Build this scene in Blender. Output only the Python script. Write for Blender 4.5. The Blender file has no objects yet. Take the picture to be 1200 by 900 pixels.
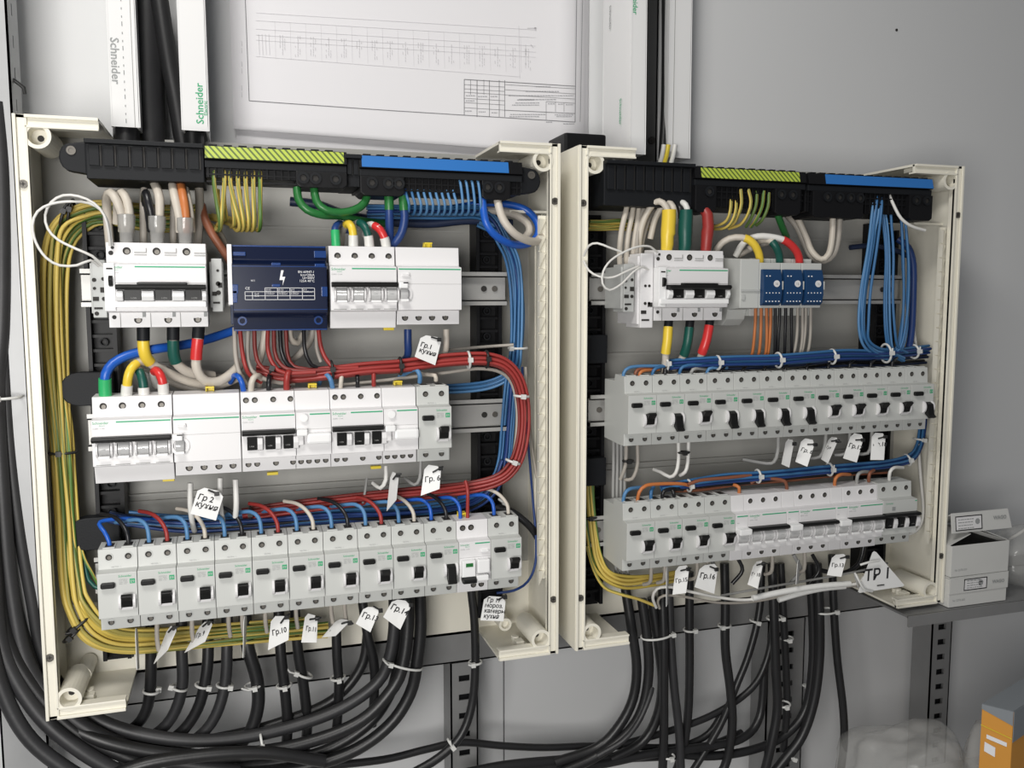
import bpy, bmesh, math, random
from mathutils import Vector, Matrix
random.seed(7)
scene = bpy.context.scene
C = scene.collection
PI = math.pi
ZB = 1.60                     # height of the enclosure rims' top edge above the floor, metres

# ------------------------------------------------------------------ camera
CAM = (193.33, -923.85, -170.15); YAW = 0.30596; PITCH = -0.09940; ROLL = -0.00103; FPX = 1015.86
fwd = Vector((math.sin(YAW)*math.cos(PITCH), math.cos(YAW)*math.cos(PITCH), math.sin(PITCH)))
rgt = Vector((math.cos(YAW), -math.sin(YAW), 0)); upv = rgt.cross(fwd)
R2 = math.cos(ROLL)*rgt + math.sin(ROLL)*upv; U2 = -math.sin(ROLL)*rgt + math.cos(ROLL)*upv
cam = bpy.data.cameras.new('camera'); cam.sensor_width = 36; cam.lens = 36*FPX/1200
cam.clip_start = 0.02; cam.clip_end = 50
cam_o = bpy.data.objects.new('camera', cam); C.objects.link(cam_o)
cam_o.matrix_world = Matrix(((R2.x, U2.x, -fwd.x, CAM[0]/1000), (R2.y, U2.y, -fwd.y, CAM[1]/1000),
                             (R2.z, U2.z, -fwd.z, CAM[2]/1000+ZB), (0, 0, 0, 1)))
scene.camera = cam_o
def at(u, v, Y):
    """point in mm on the vertical plane y=Y (0 = the enclosure rims, + into the wall) seen at photo pixel u,v"""
    d = fwd + R2*((u-600)/FPX) - U2*((v-450)/FPX)
    return Vector(CAM) + d*((Y-CAM[1])/d.y)

# ------------------------------------------------------------------ world, lights, exposure
w = bpy.data.worlds.new('world'); scene.world = w; w.use_nodes = True
w.node_tree.nodes['Background'].inputs[0].default_value = (0.93, 0.96, 1.0, 1)
w.node_tree.nodes['Background'].inputs[1].default_value = 0.15
def area(name, loc, target, sx, sy, power, col=(1, 1, 1)):
    l = bpy.data.lights.new(name, 'AREA'); l.shape = 'RECTANGLE'; l.size = sx; l.size_y = sy; l.energy = power; l.color = col
    o = bpy.data.objects.new(name, l); C.objects.link(o); o.location = loc
    o.rotation_euler = (Vector(target)-Vector(loc)).to_track_quat('-Z', 'Y').to_euler()
area('ceiling_lamp_light', (-0.12, -0.80, ZB+0.85), (0.30, 0, ZB-0.30), 0.50, 0.30, 12, (1, 0.975, 0.93))
area('left_fill_light', (-0.15, -1.15, ZB-0.28), (0.25, 0, ZB-0.50), 0.55, 0.45, 12.5, (1, 0.98, 0.95))  # added fill from the front left, lifts the lower wall
vs = scene.view_settings
vs.view_transform = 'Standard'; vs.look = 'None'; vs.gamma = 1; vs.use_curve_mapping = False; vs.exposure = -0.06

# ------------------------------------------------------------------ materials
def mat(name, col, rough=0.5, metal=0.0, bump=0.0, bscale=300, var=0.0, spec=0.5, alpha=1.0, trans=0.0, vscale=40, coat=0.0):
    m = bpy.data.materials.new(name); m.use_nodes = True
    nt = m.node_tree; b = nt.nodes['Principled BSDF']
    b.inputs['Base Color'].default_value = (*col, 1); b.inputs['Roughness'].default_value = rough
    b.inputs['Metallic'].default_value = metal; b.inputs['Specular IOR Level'].default_value = spec
    b.inputs['Alpha'].default_value = alpha; b.inputs['Transmission Weight'].default_value = trans
    b.inputs['Coat Weight'].default_value = coat
    tc = nt.nodes.new('ShaderNodeTexCoord')
    if var:
        n = nt.nodes.new('ShaderNodeTexNoise'); n.inputs['Scale'].default_value = vscale; n.inputs['Detail'].default_value = 4
        nt.links.new(tc.outputs['Object'], n.inputs['Vector'])
        mx = nt.nodes.new('ShaderNodeMixRGB'); mx.blend_type = 'MIX'
        mx.inputs[1].default_value = (*[c*(1-var) for c in col], 1); mx.inputs[2].default_value = (*[min(1, c*(1+var)) for c in col], 1)
        nt.links.new(n.outputs['Fac'], mx.inputs[0]); nt.links.new(mx.outputs[0], b.inputs['Base Color'])
    if bump:
        n = nt.nodes.new('ShaderNodeTexNoise'); n.inputs['Scale'].default_value = bscale; n.inputs['Detail'].default_value = 2
        nt.links.new(tc.outputs['Object'], n.inputs['Vector'])
        bp = nt.nodes.new('ShaderNodeBump'); bp.inputs['Strength'].default_value = bump; bp.inputs['Distance'].default_value = 0.0005
        nt.links.new(n.outputs['Fac'], bp.inputs['Height']); nt.links.new(bp.outputs[0], b.inputs['Normal'])
    return m
def stripe_mat(name, ca, cb, width, slope, coord='Object'):
    """diagonal printed stripes (flat print)"""
    m = mat(name, ca, 0.45); nt = m.node_tree; b = nt.nodes['Principled BSDF']
    tc = nt.nodes.new('ShaderNodeTexCoord'); sp = nt.nodes.new('ShaderNodeSeparateXYZ')
    nt.links.new(tc.outputs[coord], sp.inputs[0])
    mu = nt.nodes.new('ShaderNodeMath'); mu.operation = 'MULTIPLY_ADD'; mu.inputs[1].default_value = slope
    nt.links.new(sp.outputs['Z'], mu.inputs[0]); nt.links.new(sp.outputs['X'], mu.inputs[2])
    dv = nt.nodes.new('ShaderNodeMath'); dv.operation = 'DIVIDE'; dv.inputs[1].default_value = width
    nt.links.new(mu.outputs[0], dv.inputs[0])
    fr = nt.nodes.new('ShaderNodeMath'); fr.operation = 'FRACT'; nt.links.new(dv.outputs[0], fr.inputs[0])
    gt = nt.nodes.new('ShaderNodeMath'); gt.operation = 'GREATER_THAN'; gt.inputs[1].default_value = 0.6
    nt.links.new(fr.outputs[0], gt.inputs[0])
    mx = nt.nodes.new('ShaderNodeMixRGB'); mx.inputs[1].default_value = (*ca, 1); mx.inputs[2].default_value = (*cb, 1)
    nt.links.new(gt.outputs[0], mx.inputs[0]); nt.links.new(mx.outputs[0], b.inputs['Base Color'])
    return m
def earth_mat(name, ca, cb, frac):
    """yellow insulation with a green stripe running along it (UV.y goes round the wire)"""
    m = mat(name, ca, 0.42); nt = m.node_tree; b = nt.nodes['Principled BSDF']
    tc = nt.nodes.new('ShaderNodeTexCoord'); sp = nt.nodes.new('ShaderNodeSeparateXYZ'); nt.links.new(tc.outputs['UV'], sp.inputs[0])
    ad = nt.nodes.new('ShaderNodeMath'); ad.operation = 'MULTIPLY_ADD'; ad.inputs[1].default_value = 3.0
    nt.links.new(sp.outputs['X'], ad.inputs[0]); nt.links.new(sp.outputs['Y'], ad.inputs[2])
    fr = nt.nodes.new('ShaderNodeMath'); fr.operation = 'FRACT'; nt.links.new(ad.outputs[0], fr.inputs[0])
    gt = nt.nodes.new('ShaderNodeMath'); gt.operation = 'LESS_THAN'; gt.inputs[1].default_value = frac; nt.links.new(fr.outputs[0], gt.inputs[0])
    mx = nt.nodes.new('ShaderNodeMixRGB'); mx.inputs[1].default_value = (*ca, 1); mx.inputs[2].default_value = (*cb, 1)
    nt.links.new(gt.outputs[0], mx.inputs[0]); nt.links.new(mx.outputs[0], b.inputs['Base Color'])
    return m
M = dict(
    wall=mat('painted wall panel', (.62, .625, .63), .55, bump=.1, bscale=500, var=.025, vscale=5),
    seam=mat('wall seam', (.10, .10, .10), .8),
    floor=mat('grey concrete floor', (.50, .49, .47), .8, bump=.3, bscale=60, var=.15, vscale=6),
    cream=mat('cream plastic', (.80, .77, .67), .42, bump=.05, var=.03, vscale=14),
    backp=mat('grey mounting panel', (.42, .415, .39), .5, var=.08, vscale=8),
    white=mat('white device plastic', (.74, .73, .735), .4),
    white2=mat('bright white plastic', (.84, .84, .84), .32),
    grey=mat('pale grey device plastic', (.54, .55, .53), .42, bump=.04),
    grey2=mat('mid grey device plastic', (.46, .47, .46), .5, bump=.05),
    black=mat('matt black plastic', (.006, .006, .007), .45, bump=.1, spec=.25),
    blackg=mat('black grained plastic', (.008, .009, .011), .55, bump=.25, bscale=700, spec=.25),
    toggle=mat('black toggle plastic', (.008, .008, .008), .4, spec=.3),
    hole=mat('dark metal and recess shade', (.02, .018, .016), .7),  # recess shade put into the colour; also plain dark bolts and screws
    screw=mat('zinc screw', (.15, .14, .125), .45, .6),
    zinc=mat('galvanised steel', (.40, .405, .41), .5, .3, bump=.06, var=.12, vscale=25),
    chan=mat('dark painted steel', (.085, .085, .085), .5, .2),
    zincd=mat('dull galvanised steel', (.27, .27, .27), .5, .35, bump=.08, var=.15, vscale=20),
    rail=mat('zinc plated rail', (.45, .445, .43), .45, .4, bump=.03, var=.08, vscale=30),
    trunk=mat('white cable trunking', (.74, .74, .74), .4),
    paper=mat('white paper', (.74, .73, .75), .7, bump=.05, bscale=40),
    ink=mat('printed ink line', (.16, .16, .17), .8),
    inkf=mat('faint printed ink', (.38, .38, .40), .8), inkff=mat('very faint printed ink', (.60, .59, .61), .8),
    pen=mat('black marker ink', (.012, .012, .014), .6),
    tag=mat('white tag card', (.78, .78, .77), .5),
    pblue=mat('blue cover plastic', (.0025, .007, .030), .28, spec=.35),
    pblue2=mat('lighter blue cover plastic', (.006, .038, .17), .25),
    dblue=mat('mid blue block plastic', (.010, .045, .125), .3),
    blue=mat('blue insulation', (.040, .145, .32), .42),
    blue2=mat('pale blue insulation', (.085, .22, .42), .42),
    blued=mat('deep blue insulation', (.014, .045, .18), .42),
    bluem=mat('bright blue insulation', (.012, .10, .48), .35),
    dark=mat('navy insulation', (.012, .022, .06), .5),
    red=mat('red insulation', (.31, .032, .028), .42),
    redb=mat('bright red sleeve', (.62, .035, .035), .3),
    redd=mat('dark red insulation', (.20, .026, .022), .45),
    beige=mat('beige insulation', (.57, .52, .45), .45),
    beiged=mat('grey beige insulation', (.38, .35, .31), .5),
    wwire=mat('white insulation', (.72, .71, .68), .4),
    wgrey=mat('grey insulation', (.34, .34, .33), .5),
    brown=mat('brown insulation', (.24, .085, .045), .45),
    orange=mat('orange brown insulation', (.52, .17, .05), .45),
    bwire=mat('black insulation', (.012, .012, .014), .35),
    cable=mat('black rubber cable', (.013, .013, .014), .40, bump=.15, bscale=260, var=.3, vscale=30),
    cableg=mat('sheen grey black cable', (.026, .026, .028), .46, bump=.15, bscale=260, var=.3, vscale=30),  # grey sheen mixed into the black base colour
    green=mat('green insulation', (.02, .15, .035), .35),
    greenb=mat('bright green sleeve', (.03, .42, .14), .4),
    teal=mat('dark green sleeve', (.006, .080, .062), .4),
    yellow=mat('yellow sleeve', (.78, .56, .05), .35),
    clip=mat('yellow clip plastic', (.72, .56, .04), .4),
    yg=earth_mat('yellow wire with green stripe', (.58, .44, .09), (.09, .19, .04), .30),
    yy=earth_mat('yellow wire', (.66, .50, .12), (.26, .26, .06), .16),
    yd=earth_mat('dulled yellow green wire', (.40, .34, .09), (.10, .17, .04), .42),  # olive tint, darkened further with the shade inside the bundles
    ferrule=mat('clear ferrule', (.42, .415, .40), .15, coat=.6, alpha=.62, bump=.8, bscale=120),
    pgreen=mat('green print', (.03, .36, .16), .5),
    gline=mat('green line print', (.02, .36, .17), .5),
    pgrey=mat('grey print', (.30, .31, .31), .6),
    pwhite=mat('white print', (.80, .80, .82), .6),
    stripe=stripe_mat('green yellow striped label', (.45, .55, .07), (.10, .15, .03), .0060, .85),
    blabel=mat('blue label strip', (.025, .16, .48), .4),
    tie=mat('white nylon tie', (.66, .66, .64), .35),
    tieb=mat('black nylon tie', (.02, .02, .02), .4),
    tape=mat('white tape', (.74, .74, .72), .5, bump=.8, bscale=140),
    card=mat('white carton board', (.60, .60, .58), .65, var=.05, vscale=20),
    corange=mat('orange printed carton', (.66, .30, .045), .55, var=.06, vscale=15),
    cgrey=mat('grey printed carton', (.23, .25, .27), .6),
    bench=mat('grey bench board', (.30, .30, .30), .7),
)
def glass_mat():
    m = mat('clear plastic film', (.55, .55, .53), .18, alpha=.32, bump=1.0, bscale=25, spec=.8)
    return m
M['film'] = glass_mat()
M['clear'] = mat('clear toggle plastic', (.50, .50, .50), .12, coat=.8)

# ------------------------------------------------------------------ mesh helpers (millimetres in, metres out)
class MB:
    def __init__(s): s.v = []; s.f = []; s.uv = []; s.smooth = []
    def add(s, vs_, fs, smooth=False, uvs=None):
        n = len(s.v); s.v += [tuple(p) for p in vs_]
        for i, f in enumerate(fs):
            s.f.append([n+k for k in f]); s.smooth.append(smooth); s.uv.append(uvs[i] if uvs else [(0, 0)]*len(f))
        return s
    def box(s, x0, x1, y0, y1, z0, z1, rot=0, piv=None):
        P = [Vector((x, y, z)) for x in (x0, x1) for y in (y0, y1) for z in (z0, z1)]
        if rot:
            c = Vector(piv or ((x0+x1)/2, (y0+y1)/2, (z0+z1)/2)); Rm = Matrix.Rotation(rot, 3, 'Y'); P = [c+Rm@(p-c) for p in P]
        return s.add(P, [(0, 1, 3, 2), (4, 6, 7, 5), (0, 4, 5, 1), (2, 3, 7, 6), (0, 2, 6, 4), (1, 5, 7, 3)])
    def prism(s, prof, x0, x1):
        """profile of (y, z) points extruded along x"""
        n = len(prof); P = [(x0, y, z) for y, z in prof]+[(x1, y, z) for y, z in prof]
        F = [tuple(range(n)), tuple(range(2*n-1, n-1, -1))]+[(i, i+n, (i+1) % n+n, (i+1) % n) for i in range(n)]
        return s.add(P, F)
    def plate(s, prof, y0, y1):
        """outline of (x, z) points extruded along y"""
        n = len(prof); P = [(x, y0, z) for x, z in prof]+[(x, y1, z) for x, z in prof]
        F = [tuple(range(n)), tuple(range(2*n-1, n-1, -1))]+[(i, i+n, (i+1) % n+n, (i+1) % n) for i in range(n)]
        return s.add(P, F)
    def cyl(s, c, ax, r, L, n=12, r2=None):
        c = Vector(c); ax = Vector(ax).normalized(); a = ax.orthogonal().normalized(); b = ax.cross(a); r2 = r if r2 is None else r2
        P = []
        for k, rr in ((0, r), (1, r2)):
            for i in range(n):
                t = 2*PI*i/n; P.append(c+ax*L*k+(a*math.cos(t)+b*math.sin(t))*rr)
        s.add(P, [(i, (i+1) % n, (i+1) % n+n, i+n) for i in range(n)], True)
        return s.add(P, [tuple(range(n-1, -1, -1)), tuple(range(n, 2*n))])
    def ring(s, c, ax, ro, ri, L, n=16):
        c = Vector(c); ax = Vector(ax).normalized(); a = ax.orthogonal().normalized(); b = ax.cross(a); P = []
        for k, rr in ((0, ro), (L, ro), (L, ri), (0, ri)):
            for i in range(n):
                t = 2*PI*i/n; P.append(c+ax*k+(a*math.cos(t)+b*math.sin(t))*rr)
        F = []
        for q in range(4):
            F += [(q*n+i, q*n+(i+1) % n, ((q+1) % 4)*n+(i+1) % n, ((q+1) % 4)*n+i) for i in range(n)]
        return s.add(P, F, False)
    def tube(s, pts, r, n=8, closed=False, flat=None, caps=True):
        pts = [Vector(p) for p in pts]; N = len(pts)
        T = []
        for i in range(N):
            if closed: t = pts[(i+1) % N]-pts[i-1]
            else: t = pts[min(i+1, N-1)]-pts[max(i-1, 0)]
            T.append(t.normalized() if t.length > 1e-9 else Vector((0, 0, 1)))
        a = Vector((0, -1, 0)); a = (a-T[0]*a.dot(T[0]))
        a = a.normalized() if a.length > 1e-3 else T[0].orthogonal().normalized()
        P = []; d = 0
        for i in range(N):
            if i: a = a-T[i]*a.dot(T[i]); a = a.normalized() if a.length > 1e-6 else T[i].orthogonal().normalized(); d += (pts[i]-pts[i-1]).length
            b = T[i].cross(a); rr = r[i] if isinstance(r, (list, tuple)) else r
            for k in range(n):
                t = 2*PI*k/n; P.append(pts[i]+a*math.cos(t)*rr+b*math.sin(t)*rr*(flat or 1))
        F = []; UV = []; L = [0]
        for i in range(1, N+1): L.append(L[-1]+(pts[i % N]-pts[i-1]).length/1000)
        for i in range(N if closed else N-1):
            j = (i+1) % N
            for k in range(n):
                F.append((i*n+k, i*n+(k+1) % n, j*n+(k+1) % n, j*n+k))
                UV.append([(L[i], k/n), (L[i], (k+1)/n), (L[i+1], (k+1)/n), (L[i+1], k/n)])
        s.add(P, F, True, UV)
        if not closed and caps: s.add(P[:n], [tuple(range(n-1, -1, -1))]); s.add(P[-n:], [tuple(range(n))])
        return s
    def mesh(s, name, m, bevel=0, org=(0, 0, 0)):
        me = bpy.data.meshes.new(name)
        me.from_pydata([((x-org[0])/1000, (y-org[1])/1000, (z-org[2])/1000) for x, y, z in s.v], [], s.f)
        uvl = me.uv_layers.new(name='UVMap')
        me.polygons.foreach_set('use_smooth', s.smooth)
        flat = [c for f in s.uv for p in f for c in p]
        if len(flat) == 2*len(me.loops): uvl.data.foreach_set('uv', flat)
        me.update()
        bm = bmesh.new(); bm.from_mesh(me)
        bmesh.ops.recalc_face_normals(bm, faces=bm.faces)
        if bevel:
            bmesh.ops.remove_doubles(bm, verts=bm.verts, dist=1e-6)
            es = [e for e in bm.edges if len(e.link_faces) == 2 and e.calc_face_angle(0) > 0.5]
            bmesh.ops.bevel(bm, geom=es, offset=bevel/1000, segments=2, affect='EDGES', profile=0.6, clamp_overlap=True)
        bm.to_mesh(me); bm.free()
        if isinstance(m, str): m = M[m]
        me.materials.append(m)
        return me
    def build(s, name, m, parent=None, org=(0, 0, 0), bevel=0):
        """a child: vertices are in its thing's frame; a top-level mesh: vertices are world mm, origin moved to org"""
        if parent is None and org == (0, 0, 0) and s.v: org = s.v[0]
        me = s.mesh(name, m, bevel, org if parent is None else (0, 0, 0))
        o = bpy.data.objects.new(name, me); C.objects.link(o)
        if parent is None: o.location = (org[0]/1000, org[1]/1000, org[2]/1000+ZB)
        else: o.parent = parent
        return o
def empty(name, org):
    o = bpy.data.objects.new(name, None); C.objects.link(o); o.empty_display_size = .01
    o.location = (org[0]/1000, org[1]/1000, org[2]/1000+ZB); return o
def tag(o, label=None, cat=None, group=None, kind=None):
    if label: o['label'] = label
    if cat: o['category'] = cat
    if group: o['group'] = group
    if kind: o['kind'] = kind
    return o
def copy_tree(o, parent=None):
    c = o.copy(); C.objects.link(c)
    if parent is not None: c.parent = parent
    for ch in kids.get(o.name, ()) or list(o.children): copy_tree(ch, c)
    return c
kids = {}
def put(o, p): o.location = (p[0]/1000, p[1]/1000, p[2]/1000+ZB)
def smooth_path(P, step=5):
    P = [Vector(p) for p in P]
    if len(P) == 2:
        return [P[0].lerp(P[1], i/4) for i in range(5)]
    Q = [2*P[0]-P[1]]+P+[2*P[-1]-P[-2]]; out = []
    for i in range(1, len(Q)-2):
        a, b, c, d = Q[i-1:i+3]; n = max(2, min(14, int((c-b).length/step)))
        for k in range(n):
            t = k/n
            out.append(0.5*((2*b)+(c-a)*t+(2*a-5*b+4*c-d)*t*t+(3*b-a-3*c+d)*t*t*t))
    out.append(P[-1]); return out
def sub_path(path, t0, t1):
    L = [0]
    for i in range(1, len(path)): L.append(L[-1]+(path[i]-path[i-1]).length)
    T = L[-1]; out = []
    def pt(s):
        for i in range(1, len(path)):
            if L[i] >= s: return path[i-1].lerp(path[i], (s-L[i-1])/max(1e-9, L[i]-L[i-1]))
        return path[-1].copy()
    a, b = t0*T, t1*T; n = max(2, int((b-a)/4))
    return [pt(a+(b-a)*i/n) for i in range(n+1)]
def wire(pts, r, m, label, group=None, sleeves=(), name='wire', cat='wire', px=True, n=8, step=5):
    """pts are (photo u, photo v, depth) turned into points in the room, or mm points when px is False"""
    P = smooth_path([at(*p) if px else Vector(p) for p in pts], step)
    o = MB().tube(P, r, n).build(name, m, org=tuple(P[0]))
    tag(o, label, cat, group)
    for t0, t1, sm, dr, nm, lb in sleeves:
        q = [p-P[0] for p in sub_path(P, t0, t1)]
        c = MB().tube(q, r+dr, 10).build(nm, sm, o)
        if lb: c['label'] = lb
    return o
def bundle(pts, n, r, mats, spread, label, group, px=True, seed=1, jit=.35, squash=.6, name='wire', cat='wire', ends=None):
    rnd = random.Random(seed); P = [at(*p) if px else Vector(p) for p in pts]
    offs = []; k = 0
    while len(offs) < n and k < 4000:
        k += 1; a, b = rnd.uniform(-1, 1), rnd.uniform(-1, 1)
        if a*a+b*b > 1: continue
        if all(((a-c)*spread)**2+((b-d)*spread*squash)**2 > (1.55*r)**2*(1 if k < 2000 else .5) for c, d in offs): offs.append((a, b))
    made = []
    for i, (a, b) in enumerate(offs):
        Q = []
        for j, p in enumerate(P):
            t = (P[min(j+1, len(P)-1)]-P[max(j-1, 0)]).normalized(); nrm = Vector((t.z, 0, -t.x))
            nrm = nrm.normalized() if nrm.length > .05 else Vector((1, 0, 0))
            ja, jb = rnd.uniform(-jit, jit)*r*1.6, rnd.uniform(-jit, jit)*r*1.2
            Q.append(p+nrm*(a*spread+ja)+Vector((0, 1, 0))*(b*spread*squash+jb))
        mm = mats[i % len(mats)]; made.append((Q, mm))
    h = len(P)//2; t = (P[h+1]-P[h-1]).normalized(); vert = abs(t.z) > abs(t.x)
    for cls in sorted(set(mm for _, mm in made)) if isinstance(label, dict) else [None]:
        g = [q for q in made if cls is None or q[1] == cls]; g.sort(key=lambda q: q[0][h].x if vert else -q[0][h].z)
        for i, (Q, mm) in enumerate(g):
            lb = label[cls] if cls else label
            wire(Q, r, mm, (ORD[i]+' '+lb+(', from the left' if vert else ', from the top')) if len(g) > 1 else lb, group, px=False, name=name, cat=cat)

_txt = {}
def text_mesh(s, size, m, bold=0.0, shear=0.0, align='LEFT', res=2):
    key = (s, size, m, bold, shear, align)
    if key in _txt: return _txt[key]
    cu = bpy.data.curves.new('print', 'FONT'); cu.body = s; cu.size = size/1000; cu.resolution_u = res; cu.offset = bold*size/1000
    cu.shear = shear; cu.align_x = align; cu.space_line = .9
    o = bpy.data.objects.new('print', cu); C.objects.link(o)
    dg = bpy.context.evaluated_depsgraph_get(); dg.update()
    me = bpy.data.meshes.new_from_object(o.evaluated_get(dg)); bpy.data.objects.remove(o)
    for v in me.vertices: x, y, z = v.co; v.co = (x, 0, y)
    me.materials.clear(); me.materials.append(M[m]); _txt[key] = me
    return me
def text(parent, s, size, m, loc, name='printed_text', rot=0, **k):
    """flat print standing in the x-z plane at loc (mm, parent's frame), turned by rot in that plane"""
    o = bpy.data.objects.new(name, text_mesh(s, size, m, **k)); C.objects.link(o); o.parent = parent
    o.location = [c/1000 for c in loc]; o.rotation_euler = (0, rot, 0); return o
ORD = ['first', 'second', 'third', 'fourth', 'fifth', 'sixth', 'seventh', 'eighth', 'ninth', 'tenth', 'eleventh', 'twelfth', 'thirteenth', 'fourteenth']

# ------------------------------------------------------------------ the room
WY = 160
wall = MB().box(-1500, 2600, WY+14, WY+60, -1600, 1200).build('wall_back', 'seam', org=(0, WY+60, -1600)); wall['kind'] = 'structure'
def wall_panel(x0, x1, z0, z1):
    b = MB().box(x0, x1, WY+1, WY+15, z0, z1); b.v = [(x, y-(WY+60), z+1600) for x, y, z in b.v]
    return b.build('wall_panel', 'wall', wall, bevel=.8)
seamx = at(591, 840, WY)[0]; seam2 = at(935, 840, WY)[0]
for a, b_ in ((-1500, seamx-1), (seamx+1, 2600)):
    wall_panel(a, b_, -1600, 1200)
fl = MB().box(-1500, 2600, -3200, WY+60, -1650, -1600).build('floor', 'floor', org=(500, -1500, -1600)); fl['kind'] = 'structure'

def slotted_strut(x0, x1, y0, y1, z0, z1, face, label, slots, m='zinc', side_slots=(), horiz=False):
    """C-channel with real slots: the slotted face is built as strips round the openings"""
    b = MB(); t = 2
    if horiz:
        b.box(x0, x1, y0, y0+t, z0, z1); b.box(x0, x1, y0, y1, z1-t, z1); b.box(x0, x1, y0, y1, z0, z0+t)
        o = b.build('steel_strut', m, org=(x0, y1, z0)); return tag(o, label, 'steel strut')
    cx0, cx1 = x0+(x1-x0)*.30, x0+(x1-x0)*.70
    if slots:
        pitch, h = slots
        b.box(x0, cx0, y0, y0+t, z0, z1); b.box(cx1, x1, y0, y0+t, z0, z1)
        z = z1
        while z > z0:
            b.box(cx0, cx1, y0, y0+t, max(z0, z-(pitch-h)), z); z -= pitch
        bb = MB().box(cx0-1, cx1+1, y0+t+4, y0+t+5, z0, z1)
    else: b.box(x0, x1, y0, y0+t, z0, z1); bb = None
    b.box(x0, x0+t, y0, y1, z0, z1); 
    if not side_slots: b.box(x1-t, x1, y0, y1, z0, z1)
    else:
        pitch, h, ya, yb = side_slots
        b.box(x1-t, x1, y0, ya, z0, z1); b.box(x1-t, x1, yb, y1, z0, z1); z = z1
        while z > z0: b.box(x1-t, x1, ya, yb, max(z0, z-(pitch-h)), z); z -= pitch
    o = b.build('steel_strut', m, org=(x0, y1, z0)); tag(o, label, 'steel strut')
    if bb:
        bb.v = [(x-x0, y-y1, z-z0) for x, y, z in bb.v]; bb.build('slot_shade_sheet', 'black', o)  # black sheet behind the slots, paints the shade inside the strut
    return o
slotted_strut(-56, -12, 62, 106, -900, 420, 'f', 'tall galvanised strut at the far left edge beside the left enclosure', None, side_slots=(31, 12, 80, 84))
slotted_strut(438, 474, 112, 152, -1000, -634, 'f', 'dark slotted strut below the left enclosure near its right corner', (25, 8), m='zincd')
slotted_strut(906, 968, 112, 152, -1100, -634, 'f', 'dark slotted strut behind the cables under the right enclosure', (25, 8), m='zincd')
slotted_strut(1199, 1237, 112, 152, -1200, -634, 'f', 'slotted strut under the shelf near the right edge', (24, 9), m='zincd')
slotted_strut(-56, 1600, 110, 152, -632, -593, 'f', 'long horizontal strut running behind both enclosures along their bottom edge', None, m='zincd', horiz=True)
b = MB().box(1035, 1500, -14, 110, -597, -594).box(1035, 1500, -16, -13, -609, -594)
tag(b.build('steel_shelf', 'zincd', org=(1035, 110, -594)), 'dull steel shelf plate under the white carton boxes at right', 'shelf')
b = MB().box(760, 1700, -330, 110, -912, -900)
tag(b.build('bench_board', 'bench', org=(760, 110, -912)), 'grey bench board below the picture edge carrying the orange box and plastic bags', 'bench')

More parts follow.
